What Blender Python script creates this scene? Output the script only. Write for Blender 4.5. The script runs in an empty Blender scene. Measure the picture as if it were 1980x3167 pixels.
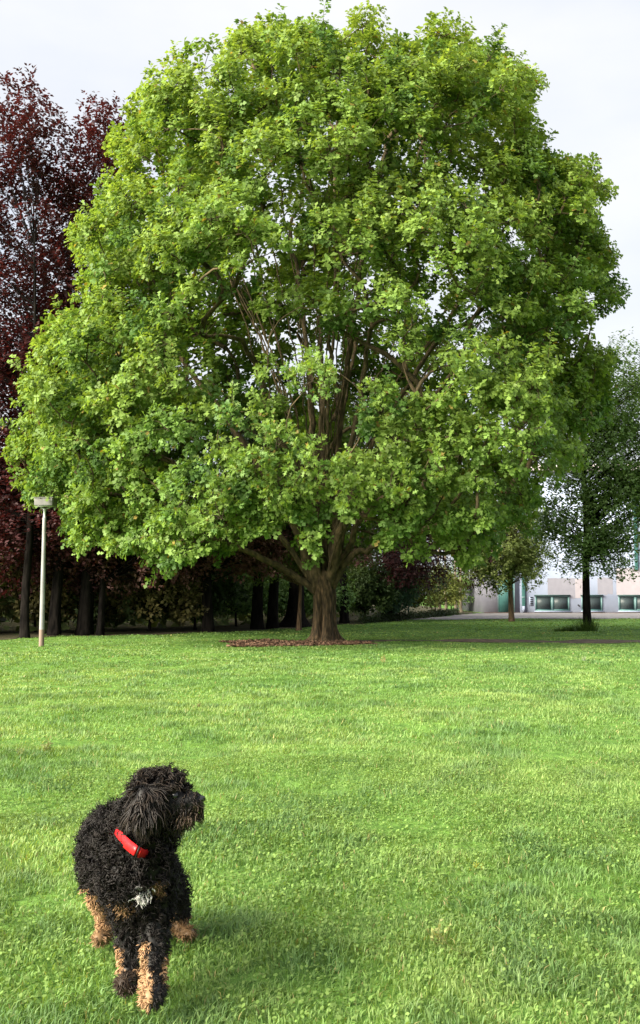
import bpy, bmesh, math, random
import numpy as np
from mathutils import Vector, Matrix, Quaternion

# ------------------------------------------------------------------ camera, sky, sun, exposure
C = bpy.context.scene.collection
SC = bpy.context.scene
rng = np.random.default_rng(7)
random.seed(7)

CAM_H = 1.35
PITCH = math.atan(249.5 / 3012.0)
cam_d = bpy.data.cameras.new('camera')
cam = bpy.data.objects.new('camera', cam_d)
C.objects.link(cam)
cam.location = (0, 0, CAM_H)
cam.rotation_euler = (math.pi / 2 + PITCH, 0, 0)
cam_d.sensor_width = 36.0
cam_d.lens = 3012.0 / 3167.0 * 36.0
cam_d.clip_start = 0.05
cam_d.clip_end = 2000
SC.camera = cam

SUN_DIR = Vector((-0.72, -0.48, 0.50)).normalized()
sun_d = bpy.data.lights.new('sun', 'SUN')
sun_d.energy = 4.3
sun_d.angle = math.radians(46.0)
sun_d.color = (1.0, 0.92, 0.76)
sun = bpy.data.objects.new('sun', sun_d)
C.objects.link(sun)
sun.rotation_euler = SUN_DIR.to_track_quat('Z', 'Y').to_euler()

world = bpy.data.worlds.new('World')
SC.world = world
world.use_nodes = True
nt = world.node_tree
nt.nodes.clear()
w_out = nt.nodes.new('ShaderNodeOutputWorld')
w_mix = nt.nodes.new('ShaderNodeMixShader')
w_sky = nt.nodes.new('ShaderNodeBackground')
w_cl = nt.nodes.new('ShaderNodeBackground')
sky = nt.nodes.new('ShaderNodeTexSky')
sky.sky_type = 'NISHITA'
sky.sun_disc = False
sky.sun_elevation = math.asin(SUN_DIR.z)
sky.sun_rotation = math.atan2(SUN_DIR.x, SUN_DIR.y)
nt.links.new(sky.outputs[0], w_sky.inputs[0])
w_sky.inputs[1].default_value = 0.08
tc = nt.nodes.new('ShaderNodeTexCoord')
mp = nt.nodes.new('ShaderNodeMapping')
mp.inputs['Scale'].default_value = (1.0, 1.0, 2.4)
nz = nt.nodes.new('ShaderNodeTexNoise')
nz.inputs['Scale'].default_value = 2.2
nz.inputs['Detail'].default_value = 6
nz.inputs['Roughness'].default_value = 0.5
nt.links.new(tc.outputs['Generated'], mp.inputs['Vector'])
nt.links.new(mp.outputs[0], nz.inputs['Vector'])
cr = nt.nodes.new('ShaderNodeValToRGB')
cr.color_ramp.elements[0].position = 0.34
cr.color_ramp.elements[0].color = (0.76, 0.815, 0.92, 1)
cr.color_ramp.elements[1].position = 0.66
cr.color_ramp.elements[1].color = (1.0, 1.0, 1.0, 1)
nt.links.new(nz.outputs[0], cr.inputs[0])
nt.links.new(cr.outputs[0], w_cl.inputs[0])
w_cl.inputs[1].default_value = 0.262
w_mix.inputs[0].default_value = 0.93
nt.links.new(w_sky.outputs[0], w_mix.inputs[1])
nt.links.new(w_cl.outputs[0], w_mix.inputs[2])
nt.links.new(w_mix.outputs[0], w_out.inputs[0])

SC.view_settings.view_transform = 'Standard'
SC.view_settings.look = 'None'
SC.view_settings.gamma = 1
SC.view_settings.use_curve_mapping = False
SC.view_settings.exposure = 2.0
SC.render.engine = 'CYCLES'
SC.cycles.max_bounces = 8
SC.cycles.diffuse_bounces = 4
SC.cycles.transmission_bounces = 6

# ------------------------------------------------------------------ helpers
def unproj(px, py, Y):
    """photo position (1980 px wide) at world depth Y -> world point"""
    a = (px - 990.0) / 3012.0
    b = -(py - 1583.5) / 3012.0
    dy = math.cos(PITCH) - b * math.sin(PITCH)
    dz = math.sin(PITCH) + b * math.cos(PITCH)
    s = Y / dy
    return np.array((a * s, Y, CAM_H + dz * s))

def U(dx, dy, Y):                     # the same from the 1512 px wide view
    return unproj(dx / 0.763636, dy / 0.763636, Y)

def hash2(ix, iy, seed=0):
    h = (ix.astype(np.int64) * 374761393 + iy.astype(np.int64) * 668265263 + seed * 974711) & 0x7fffffff
    h = ((h ^ (h >> 13)) * 1274126177) & 0x7fffffff
    return ((h ^ (h >> 16)) & 0xffff) / 65535.0

def vnoise(x, y, seed=0):
    ix = np.floor(x); iy = np.floor(y)
    fx = x - ix; fy = y - iy
    fx = fx * fx * (3 - 2 * fx); fy = fy * fy * (3 - 2 * fy)
    a = hash2(ix, iy, seed); b = hash2(ix + 1, iy, seed)
    c = hash2(ix, iy + 1, seed); d = hash2(ix + 1, iy + 1, seed)
    return (a * (1 - fx) + b * fx) * (1 - fy) + (c * (1 - fx) + d * fx) * fy

def gz(x, y):
    x = np.asarray(x, float); y = np.asarray(y, float)
    z = 0.016 * np.sin(x * 0.9 + 1.3) * np.sin(y * 1.1 + .4) + 0.012 * np.sin(x * 2.3 + y * 1.7) + 0.010 * np.sin(y * 3.1 - x * 1.1 + 2.0) + 0.030 * (vnoise(x * 1.9, y * 2.6, 5) - .5) + 0.018 * (vnoise(x * 4.7, y * 5.6, 6) - .5)
    return z * np.clip((y + 6) / 6, 0, 1) * np.clip((90 - y) / 40, 0, 1)

def fbm(x, y, seed=0):
    return (vnoise(x, y, seed) + 0.5 * vnoise(x * 2.1, y * 2.1, seed + 1) + 0.25 * vnoise(x * 4.3, y * 4.3, seed + 2)) / 1.75

def norm(v):
    return v / np.maximum(np.linalg.norm(v, axis=-1, keepdims=True), 1e-9)

def tag(o, label=None, cat=None, group=None, kind=None):
    if label: o['label'] = label
    if cat: o['category'] = cat
    if group: o['group'] = group
    if kind: o['kind'] = kind
    return o

def empty(name, loc, label=None, cat=None, group=None):
    o = bpy.data.objects.new(name, None)
    o.empty_display_size = 0.3
    o.location = loc
    C.objects.link(o)
    return tag(o, label, cat, group)

def make_mesh(name, verts, faces, mat, col=None, smooth=False):
    """faces: list of (M,k) int arrays"""
    me = bpy.data.meshes.new(name)
    verts = np.ascontiguousarray(verts, np.float32)
    if not isinstance(faces, (list, tuple)):
        faces = [faces]
    faces = [np.ascontiguousarray(f, np.int32) for f in faces if len(f)]
    me.vertices.add(len(verts))
    me.vertices.foreach_set('co', verts.ravel())
    nl = sum(f.size for f in faces)
    npoly = sum(len(f) for f in faces)
    me.loops.add(nl)
    me.loops.foreach_set('vertex_index', np.concatenate([f.ravel() for f in faces]))
    me.polygons.add(npoly)
    tot = np.concatenate([np.full(len(f), f.shape[1], np.int32) for f in faces])
    st = np.concatenate([[0], np.cumsum(tot)[:-1]]).astype(np.int32)
    me.polygons.foreach_set('loop_start', st)
    me.polygons.foreach_set('loop_total', tot)
    if smooth:
        me.polygons.foreach_set('use_smooth', np.ones(npoly, bool))
    me.update(calc_edges=True)
    if col is not None:
        at = me.color_attributes.new('col', 'FLOAT_COLOR', 'POINT')
        c4 = np.ones((len(verts), 4), np.float32)
        c4[:, :3] = col
        at.data.foreach_set('color', c4.ravel())
    if mat is not None:
        me.materials.append(mat)
    return me

def obj(name, me, parent=None, loc=None):
    o = bpy.data.objects.new(name, me)
    C.objects.link(o)
    if parent is not None:
        o.parent = parent
        if loc is None:
            o.location = tuple(-np.array(world_loc(parent)))
    if loc is not None:
        o.location = loc
    return o

def world_loc(o):
    p = np.zeros(3)
    while o is not None:
        p = p + np.array(o.location)
        o = o.parent
    return p

class MB:
    """collects boxes, tubes and arrays in world space, builds one mesh"""
    def __init__(s):
        s.v = []; s.f = {}; s.n = 0; s.c = []
    def add(s, v, faces, col=None):
        v = np.asarray(v, float)
        for f in faces:
            f = np.asarray(f, np.int64)
            if len(f):
                s.f.setdefault(f.shape[1], []).append(f + s.n)
        s.v.append(v); s.n += len(v)
        s.c.append(np.tile(np.array(col if col is not None else (1, 1, 1), float), (len(v), 1)) if np.ndim(col) < 2 else col)
    def box(s, x0, x1, y0, y1, z0, z1, col=None):
        v = [(x0, y0, z0), (x1, y0, z0), (x1, y1, z0), (x0, y1, z0), (x0, y0, z1), (x1, y0, z1), (x1, y1, z1), (x0, y1, z1)]
        s.add(v, [[(0, 3, 2, 1), (4, 5, 6, 7), (0, 1, 5, 4), (1, 2, 6, 5), (2, 3, 7, 6), (3, 0, 4, 7)]], col)
    def tube(s, pts, rad, n=6, col=None, cap=True):
        v, f = tube(pts, rad, n)
        k = len(v)
        ff = [f]
        if cap:
            m = len(pts)
            ff.append(np.array([[i for i in range(n)][::-1]]))
            ff.append(np.array([[(m - 1) * n + i for i in range(n)]]))
        s.add(v, ff, col)
    def build(s, name, mat, parent=None, smooth=False, bevel=0.0):
        me = make_mesh(name, np.concatenate(s.v), [np.concatenate(a) for a in s.f.values()], mat, np.concatenate(s.c), smooth)
        if bevel:
            bm = bmesh.new(); bm.from_mesh(me)
            bmesh.ops.bevel(bm, geom=bm.edges[:], offset=bevel, segments=2, affect='EDGES', profile=0.7)
            bm.to_mesh(me); bm.free()
        return obj(name, me, parent)

def tube(pts, rad, n=6):
    pts = np.asarray(pts, float); rad = np.broadcast_to(np.asarray(rad, float), (len(pts),))
    t = np.gradient(pts, axis=0); t = norm(t)
    ref = np.array((0.31, 0.87, 0.38)) if abs(t[0] @ np.array((0.31, 0.87, 0.38))) < 0.9 else np.array((1.0, 0, 0))
    u = np.zeros_like(pts); u[0] = norm(np.cross(t[0], ref))
    for i in range(1, len(pts)):
        w = u[i - 1] - t[i] * (u[i - 1] @ t[i])
        u[i] = w / max(np.linalg.norm(w), 1e-9)
    w = np.cross(t, u)
    a = np.arange(n) * 2 * math.pi / n
    v = pts[:, None, :] + rad[:, None, None] * (np.cos(a)[None, :, None] * u[:, None, :] + np.sin(a)[None, :, None] * w[:, None, :])
    m = len(pts)
    i = np.arange(m - 1)[:, None] * n; j = np.arange(n)[None, :]; j2 = (j + 1) % n
    f = np.stack([i + j, i + j2, i + n + j2, i + n + j], -1).reshape(-1, 4)
    return v.reshape(-1, 3), f

def catmull(P, k=6):
    P = np.asarray(P, float)
    Q = np.vstack([2 * P[0] - P[1], P, 2 * P[-1] - P[-2]])
    out = []
    for i in range(1, len(Q) - 2):
        for s in np.arange(k) / k:
            out.append(0.5 * (2 * Q[i] + (Q[i + 1] - Q[i - 1]) * s + (2 * Q[i - 1] - 5 * Q[i] + 4 * Q[i + 1] - Q[i + 2]) * s * s + (3 * Q[i] - Q[i - 1] - 3 * Q[i + 1] + Q[i + 2]) * s ** 3))
    out.append(P[-1])
    return np.array(out)

# ------------------------------------------------------------------ materials
def new_mat(name):
    m = bpy.data.materials.new(name); m.use_nodes = True
    t = m.node_tree
    return m, t, t.nodes['Principled BSDF'], t.nodes['Material Output']

def leaf_mat(name, trans=0.4, rough=0.5, tint=(1.25, 1.1, 0.55), spec=0.3):
    m, t, b, out = new_mat(name)
    at = t.nodes.new('ShaderNodeAttribute'); at.attribute_name = 'col'
    t.links.new(at.outputs['Color'], b.inputs['Base Color'])
    b.inputs['Roughness'].default_value = rough
    b.inputs['Specular IOR Level'].default_value = spec
    tr = t.nodes.new('ShaderNodeBsdfTranslucent')
    mu = t.nodes.new('ShaderNodeMix'); mu.data_type = 'RGBA'; mu.blend_type = 'MULTIPLY'
    mu.inputs['Factor'].default_value = 1
    t.links.new(at.outputs['Color'], mu.inputs[6]); mu.inputs[7].default_value = (*tint, 1)
    t.links.new(mu.outputs[2], tr.inputs[0])
    mx = t.nodes.new('ShaderNodeMixShader'); mx.inputs[0].default_value = trans
    t.links.new(b.outputs[0], mx.inputs[1]); t.links.new(tr.outputs[0], mx.inputs[2])
    t.links.new(mx.outputs[0], out.inputs['Surface'])
    return m

def noise_mat(name, c1, c2, scale=(8, 8, 8), rough=0.85, bump=0.3, detail=6, pos=(0.35, 0.65), c3=None, dist=0.02, spec=0.3):
    m, t, b, out = new_mat(name)
    tc = t.nodes.new('ShaderNodeTexCoord'); mp = t.nodes.new('ShaderNodeMapping')
    mp.inputs['Scale'].default_value = scale
    nz = t.nodes.new('ShaderNodeTexNoise'); nz.inputs['Scale'].default_value = 1.0; nz.inputs['Detail'].default_value = detail
    t.links.new(tc.outputs['Object'], mp.inputs[0]); t.links.new(mp.outputs[0], nz.inputs['Vector'])
    cr = t.nodes.new('ShaderNodeValToRGB')
    cr.color_ramp.elements[0].position = pos[0]; cr.color_ramp.elements[0].color = (*c1, 1)
    cr.color_ramp.elements[1].position = pos[1]; cr.color_ramp.elements[1].color = (*c2, 1)
    if c3:
        e = cr.color_ramp.elements.new((pos[0] + pos[1]) / 2); e.color = (*c3, 1)
    t.links.new(nz.outputs[0], cr.inputs[0]); t.links.new(cr.outputs[0], b.inputs['Base Color'])
    b.inputs['Roughness'].default_value = rough
    b.inputs['Specular IOR Level'].default_value = spec
    if bump:
        bp = t.nodes.new('ShaderNodeBump'); bp.inputs['Strength'].default_value = bump; bp.inputs['Distance'].default_value = dist
        t.links.new(nz.outputs[0], bp.inputs['Height']); t.links.new(bp.outputs[0], b.inputs['Normal'])
    return m

M = {}
M['oak_leaf'] = leaf_mat('oak_leaf', 0.42, 0.55, (1.32, 1.2, 0.55))
M['beech_leaf'] = leaf_mat('beech_leaf', 0.30, 0.5, (1.7, 0.60, 0.52), 0.25)
M['green_leaf'] = leaf_mat('green_leaf', 0.30, 0.55, (1.2, 1.1, 0.55))
M['grass'] = leaf_mat('grass_blade', 0.42, 0.5, (1.25, 1.15, 0.5), 0.25)
M['bark'] = noise_mat('oak_bark', (0.022, 0.016, 0.010), (0.155, 0.098, 0.055), (20, 20, 4.5), 0.9, 1.0, 9, (0.32, 0.7), (0.062, 0.044, 0.023), 0.04)
M['limb'] = noise_mat('oak_limb_bark', (0.026, 0.020, 0.012), (0.15, 0.105, 0.058), (9, 9, 5), 0.9, 0.7, 8, (0.3, 0.7), (0.07, 0.053, 0.027))
M['twig'] = noise_mat('twig_bark', (0.035, 0.025, 0.016), (0.08, 0.058, 0.036), (5, 5, 5), 0.9, 0.0)
M['dark_bark'] = noise_mat('dark_bark', (0.0045, 0.004, 0.004), (0.017, 0.0145, 0.013), (14, 14, 2.5), 0.95, 0.8, 7, spec=0.03)
M['brown_bark'] = noise_mat('brown_bark', (0.05, 0.032, 0.02), (0.17, 0.11, 0.065), (18, 18, 3), 0.95, 0.8, 7)
M['pale_bark'] = noise_mat('pale_bark', (0.10, 0.085, 0.06), (0.32, 0.26, 0.18), (12, 12, 3), 0.9, 0.5, 6)

# ------------------------------------------------------------------ ground
def lawn_mat():
    m, t, b, out = new_mat('lawn')
    tc = t.nodes.new('ShaderNodeTexCoord')
    def nzr(scale, c1, c2, p1, p2, det=6):
        n = t.nodes.new('ShaderNodeTexNoise'); n.inputs['Scale'].default_value = scale; n.inputs['Detail'].default_value = det
        t.links.new(tc.outputs['Object'], n.inputs['Vector'])
        r = t.nodes.new('ShaderNodeValToRGB')
        r.color_ramp.elements[0].position = p1; r.color_ramp.elements[0].color = (*c1, 1)
        r.color_ramp.elements[1].position = p2; r.color_ramp.elements[1].color = (*c2, 1)
        t.links.new(n.outputs[0], r.inputs[0])
        return n, r
    n1, r1 = nzr(0.55, (0.075, 0.160, 0.032), (0.125, 0.235, 0.05), 0.35, 0.65)
    n2, r2 = nzr(9.0, (0.5, 0.55, 0.5), (1.25, 1.2, 1.1), 0.3, 0.7, 8)
    mx = t.nodes.new('ShaderNodeMix'); mx.data_type = 'RGBA'; mx.blend_type = 'MULTIPLY'; mx.inputs['Factor'].default_value = 1
    t.links.new(r1.outputs[0], mx.inputs[6]); t.links.new(r2.outputs[0], mx.inputs[7])
    t.links.new(mx.outputs[2], b.inputs['Base Color'])
    b.inputs['Roughness'].default_value = 0.9; b.inputs['Specular IOR Level'].default_value = 0.1
    bp = t.nodes.new('ShaderNodeBump'); bp.inputs['Strength'].default_value = 0.8; bp.inputs['Distance'].default_value = 0.05
    t.links.new(n2.outputs[0], bp.inputs['Height']); t.links.new(bp.outputs[0], b.inputs['Normal'])
    return m

def grid_sheet(name, xs, ys, zoff, mat):
    X, Y = np.meshgrid(xs, ys)
    v = np.stack([X, Y, gz(X, Y) + zoff], -1).reshape(-1, 3)
    nx = len(xs)
    i = np.arange(len(ys) - 1)[:, None] * nx; j = np.arange(nx - 1)[None, :]
    f = np.stack([i + j, i + j + 1, i + nx + j + 1, i + nx + j], -1).reshape(-1, 4)
    o = obj(name, make_mesh(name, v, f, mat, None, True))
    return tag(o, kind='structure')

xs = np.unique(np.concatenate([np.linspace(-400, -22, 12), np.linspace(-14, 24, 110), np.linspace(26, 400, 12)]))
ys = np.unique(np.concatenate([np.linspace(-200, -4, 8), np.linspace(0, 40, 130), np.linspace(40, 95, 60), np.linspace(95, 700, 12)]))
grid_sheet('lawn_ground', xs, ys, 0.0, lawn_mat())

# edge of the wood: lawn on the right of this line
EDGE = np.array([(-30, 14.0), (-9.9, 25.6), (-9.0, 28.6), (-8.3, 30.2), (-7.0, 31.0), (-5.2, 31.6), (-3.9, 32.9), (-2.07, 35.4), (-0.9, 37.3), (1.67, 41.9), (4.4, 49.0), (8.6, 60.0), (10.6, 66.0)])
def edge_x(y):
    return np.interp(y, EDGE[:, 1], EDGE[:, 0])
def sheet_strip(name, ys, x0f, x1f, nx, zoff, mat):
    ys = np.asarray(ys, float)
    t = np.linspace(0, 1, nx)
    X = x0f(ys)[:, None] * (1 - t) + x1f(ys)[:, None] * t
    Y = np.repeat(ys[:, None], nx, 1)
    v = np.stack([X, Y, gz(X, Y) + zoff], -1).reshape(-1, 3)
    i = np.arange(len(ys) - 1)[:, None] * nx; j = np.arange(nx - 1)[None, :]
    f = np.stack([i + j, i + j + 1, i + nx + j + 1, i + nx + j], -1).reshape(-1, 4)
    return tag(obj(name, make_mesh(name, v, f, mat, None, True)), kind='structure')

M['litter'] = noise_mat('leaf_litter', (0.018, 0.014, 0.008), (0.085, 0.06, 0.03), (6, 6, 6), 0.95, 0.8, 8, (0.3, 0.7), (0.04, 0.04, 0.015), 0.05)
M['asphalt'] = noise_mat('asphalt', (0.13, 0.12, 0.12), (0.21, 0.20, 0.20), (3, 3, 3), 0.8, 0.1)
M['dirt'] = noise_mat('bare_dirt', (0.045, 0.034, 0.024), (0.12, 0.085, 0.06), (5, 5, 5), 0.95, 0.6, 8)
M['redmulch'] = noise_mat('red_mulch', (0.05, 0.028, 0.018), (0.12, 0.07, 0.048), (7, 7, 7), 0.95, 0.6, 8)
ey = np.linspace(12, 66, 160)
sheet_strip('forest_floor', ey, lambda y: np.full(len(y), -60.0), lambda y: edge_x(y) + 0.15 * np.sin(y * 2.3) + 0.1 * np.sin(y * 5.1), 90, 0.012, M['litter'])
sheet_strip('forest_floor', np.linspace(66, 130, 40), lambda y: np.full(len(y), -80.0), lambda y: np.full(len(y), 10.6), 40, 0.012, M['litter'])
def front_edge(y):
    return np.maximum(edge_x(y) + 0.4, 4.3 + np.clip((51.0 - y), 0, 9) * 8.0)
sheet_strip('asphalt_drive', np.linspace(48.6, 64.6, 40), lambda y: edge_x(y) + 0.25, lambda y: np.where(y < 52.5, edge_x(y) + 0.3 + np.clip((y - 48.6) / 3.9, 0, 1) ** 2.2 * 40, 50.0), 60, 0.016, M['asphalt'])
sheet_strip('planting_bed', np.linspace(64.6, 66.4, 6), lambda y: np.full(len(y), 11.0), lambda y: np.full(len(y), 50.0), 60, 0.02, M['redmulch'])
def path_c(x): return 27.45 + 0.12 * np.sin(x * .8) - 0.02 * x
pxs = np.linspace(0.4, 30, 120)
tt = np.linspace(-1, 1, 7)
hw = (0.40 + 0.42 * np.clip((pxs - 0.4) / 5, 0, 1)) * (1 + 0.25 * np.sin(pxs * 2.1) * np.sin(pxs * .7))
PX = np.repeat(pxs[:, None], 7, 1); PY = path_c(pxs)[:, None] + tt * hw[:, None]
v = np.stack([PX, PY, gz(PX, PY) + 0.012], -1).reshape(-1, 3)
i = np.arange(len(pxs) - 1)[:, None] * 7; j = np.arange(6)[None, :]
f = np.stack([i + j, i + 7 + j, i + 7 + j + 1, i + j + 1], -1).reshape(-1, 4)
tag(obj('dirt_path', make_mesh('dirt_path', v, f, M['dirt'], None, True)), kind='structure')
def in_path(x, y):
    w = (0.40 + 0.42 * np.clip((x - 0.4) / 5, 0, 1)) * (1 + 0.25 * np.sin(x * 2.1) * np.sin(x * .7))
    return (x > 0.4) & (np.abs(y - path_c(x)) < w * 0.92)

# mulch patch round the oak
def mulch_r(a):
    return 1.0 + 0.10 * np.sin(3 * a + 1) + 0.07 * np.sin(7 * a) + 0.05 * np.sin(13 * a + 2)
MC, MA, MBY = np.array((-0.70, 25.9)), 1.8, 1.45
a = np.linspace(0, 2 * math.pi, 72, endpoint=False)
rr = np.linspace(0, 1, 8)[1:]
mv = [(MC[0], MC[1])] + [(MC[0] + r * MA * mulch_r(b) * math.cos(b), MC[1] + r * MBY * mulch_r(b) * math.sin(b)) for r in rr for b in a]
mv = np.array(mv)
v = np.column_stack([mv, gz(mv[:, 0], mv[:, 1]) + 0.016])
f4 = [(1 + k * 72 + q, 1 + (k + 1) * 72 + q, 1 + (k + 1) * 72 + (q + 1) % 72, 1 + k * 72 + (q + 1) % 72) for k in range(6) for q in range(72)]
f3 = [(0, 1 + q, 1 + (q + 1) % 72) for q in range(72)]
tag(obj('mulch_bed', make_mesh('mulch_bed', v, [np.array(f4), np.array(f3)], M['redmulch'], None, True)), kind='structure')
def in_mulch(x, y, s=1.0):
    dx = (x - MC[0]) / MA; dy = (y - MC[1]) / MBY
    return np.hypot(dx, dy) < mulch_r(np.arctan2(dy, dx)) * s
# chips
n = 9000
r = np.sqrt(rng.random(n)) * 1.06; b = rng.random(n) * 2 * math.pi
P = np.column_stack([MC[0] + r * MA * mulch_r(b) * np.cos(b), MC[1] + r * MBY * mulch_r(b) * np.sin(b)])
P = np.column_stack([P, gz(P[:, 0], P[:, 1]) + 0.02 + rng.random(n) * 0.02])
d = norm(np.column_stack([rng.normal(size=(n, 2)), rng.normal(size=n) * 0.25])); e = norm(np.cross(d, np.column_stack([rng.normal(size=(n, 2)) * .5, np.ones(n)])))
L = 0.02 + rng.random(n) * 0.05; W = 0.008 + rng.random(n) * 0.014
v = np.stack([P - d * L[:, None] - e * W[:, None], P + d * L[:, None] - e * W[:, None], P + d * L[:, None] + e * W[:, None], P - d * L[:, None] + e * W[:, None]], 1).reshape(-1, 3)
cc = np.array((0.15, 0.085, 0.055)) * (0.45 + 1.1 * rng.random((n, 1))) + rng.random((n, 1)) * np.array((.06, .045, .03))
o = obj('mulch_chips', make_mesh('mulch_chips', v, np.arange(n * 4).reshape(-1, 4), leaf_mat('bark_chip', 0.0, 0.9), np.repeat(cc, 4, 0)))
tag(o, 'reddish brown bark chips strewn round the foot of the oak', 'mulch', kind='stuff')

# ------------------------------------------------------------------ grass blades
def lawn_ok(x, y):
    ok = (x > edge_x(y) - 0.1) & ~in_path(x, y) & ~in_mulch(x, y, 0.93 + 0.1 * rng.random(len(x)))
    ok &= ~((y > 48.6) & (x < np.where(y < 52.5, edge_x(y) + 0.3 + np.clip((y - 48.6) / 3.9, 0, 1) ** 2.2 * 40, 99)))
    return ok
def band(y0, y1, per_m2):
    k = 0.345
    area = k * (y1 ** 2 - y0 ** 2) + 2.4 * (y1 - y0)
    n = int(area * per_m2)
    y = np.sqrt(y0 ** 2 + rng.random(n) * (y1 ** 2 - y0 ** 2))
    x = (rng.random(n) * 2 - 1) * (k * y + 1.2)
    m = lawn_ok(x, y)
    return x[m], y[m]
GREEN = np.array((0.155, 0.272, 0.072)); YEL = np.array((0.260, 0.365, 0.115)); BLUE = np.array((0.080, 0.165, 0.070)); DRY = np.array((0.34, 0.30, 0.13))
def blade_cols(x, y):
    n = len(x)
    a = fbm(x * 0.9, y * 0.55, 3)[:, None]; b_ = fbm(x * 3.1, y * 2.3, 9)[:, None]
    c = GREEN + (YEL - GREEN) * np.clip((a - 0.42) * 3.0 + 0.35 * rng.normal(size=(n, 1)), 0, 1)
    k = np.clip((fbm(x * 2.6, y * 2.2, 21)[:, None] - 0.53) * 7, 0, 1) * (0.30 + 0.35 * rng.random((n, 1)))  # bluish dark tufts: part grass tone, part tuft shadow put into the colour
    c = c * (0.74 + 0.50 * b_)
    c = c * (1 - k) + BLUE * k
    c = np.where(rng.random((n, 1)) < 0.02, DRY * (0.7 + .5 * rng.random((n, 1))), c)
    return c * (0.72 + 0.55 * rng.random((n, 1)))
gv, gf4, gf3, gc, gn = [], [], [], [], 0
def blades(x, y, h, w, seg2, lean=0.75):
    global gn
    n = len(x)
    ph = rng.random(n) * 2 * math.pi
    tall = np.clip((fbm(x * 2.6, y * 2.2, 21) - 0.46) * 2.6, -0.5, 0.9)
    h = h * (0.55 + 0.75 * rng.random(n)) * (1 + 0.75 * tall)
    ld = np.column_stack([np.cos(ph), np.sin(ph), np.zeros(n)])
    # blades of one tuft lean alike
    tp = fbm(x * 5, y * 5, 33) * 12
    ld = norm(ld + 0.7 * np.column_stack([np.cos(tp), np.sin(tp), np.zeros(n)]))
    P = np.column_stack([x, y, gz(x, y) - 0.004])
    sd = np.column_stack([-ld[:, 1], ld[:, 0], np.zeros(n)])
    tw = rng.normal(size=n) * 0.6
    sd = norm(sd * np.cos(tw)[:, None] + ld * np.sin(tw)[:, None])
    ln = (lean * (0.35 + 0.9 * rng.random(n)))[:, None]
    up = np.array((0, 0, 1.0))
    hh = h[:, None]; ww = (w * (0.7 + 0.6 * rng.random(n)))[:, None]
    col = blade_cols(x, y)
    if seg2:
        m = P + up * hh * 0.62 + ld * hh * ln * 0.32
        t = P + up * hh * (1 - 0.25 * ln) + ld * hh * ln
        v = np.stack([P - sd * ww * .5, P + sd * ww * .5, m + sd * ww * .42, m - sd * ww * .42, t], 1)
        k = 5
        base = gn + np.arange(n)[:, None] * 5
        gf4.append(base + np.array([0, 1, 2, 3])); gf3.append(base + np.array([3, 2, 4]))
    else:
        t = P + up * hh * (1 - 0.25 * ln) + ld * hh * ln
        v = np.stack([P - sd * ww * .5, P + sd * ww * .5, t], 1)
        k = 3
        gf3.append(gn + np.arange(n)[:, None] * 3 + np.array([0, 1, 2]))
    gv.append(v.reshape(-1, 3)); gc.append(np.repeat(col, k, 0)); gn += n * k
for y0, y1, dens, h, w, s2 in ((2.75, 4.2, 10000, .032, .0044, True), (4.2, 6.2, 6400, .032, .0056, True), (6.2, 9, 3300, .033, .0090, False), (9, 13, 1900, .038, .013, False), (13, 19, 850, .036, .021, False), (19, 25.2, 340, .032, .036, False), (25.2, 30, 330, .022, .036, False), (30, 56, 75, .03, .075, False)):
    x, y = band(y0, y1, dens)
    blades(x, y, h, w, s2)
# clover leaflets between the blades
x, y = band(2.75, 8, 2000)
keep = fbm(x * 1.3, y * 1.3, 51) > 0.42
x, y = x[keep], y[keep]
n = len(x)
ph = rng.random(n) * 6.283
r_ = (0.005 + 0.0045 * rng.random(n))[:, None]
c_ = np.column_stack([x, y, gz(x, y) + 0.016 + 0.022 * rng.random(n)])
nn = norm(np.column_stack([rng.normal(size=(n, 2)) * 0.45, np.ones(n)]))
u_ = norm(np.cross(nn, np.column_stack([np.cos(ph), np.sin(ph), np.zeros(n)]))); w_ = np.cross(nn, u_)
v = np.stack([c_ - u_ * r_, c_ + w_ * r_ * .8 - u_ * r_ * .2, c_ + u_ * r_ + w_ * r_ * .35, c_ + u_ * r_ - w_ * r_ * .35, c_ - w_ * r_ * .8 - u_ * r_ * .2], 1).reshape(-1, 3)
cf5 = gn + np.arange(n)[:, None] * 5 + np.arange(5)
gv.append(v); gn += n * 5
gc.append(np.repeat((np.array((0.15, 0.25, 0.06)) + rng.random((n, 1)) * np.array((.07, .08, .03))) * (0.7 + .5 * rng.random((n, 1))), 5, 0))
me = make_mesh('grass', np.concatenate(gv), [np.concatenate(gf4), np.concatenate(gf3), cf5], M['grass'], np.concatenate(gc))
tag(obj('grass', me), 'bright green uneven lawn grass mixed with clover', 'grass', kind='stuff')
print('grass tris', len(np.concatenate(gf4)) * 2 + len(np.concatenate(gf3)) + 3 * n)
del gv, gf4, gf3, gc

# ------------------------------------------------------------------ foliage tools
LOBED = np.array([(0, 0), (0.36, 0.30), (0.42, 0.06), (0.80, 0.37), (0.74, 0.10), (1.12, 0.0), (0.74, -0.10), (0.80, -0.37), (0.42, -0.06), (0.36, -0.30)])
LOBED8 = np.array([(0, 0), (0.34, 0.31), (0.47, 0.045), (0.84, 0.38), (1.18, 0.0), (0.84, -0.38), (0.47, -0.045), (0.34, -0.31)])
RHOMB2 = np.array([(0, 0), (0.62, 0.36), (1.1, 0.0), (0.62, -0.36)])
RHOMB = np.array([(0, 0), (0.45, 0.30), (1.0, 0.0), (0.5, -0.30)])

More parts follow.
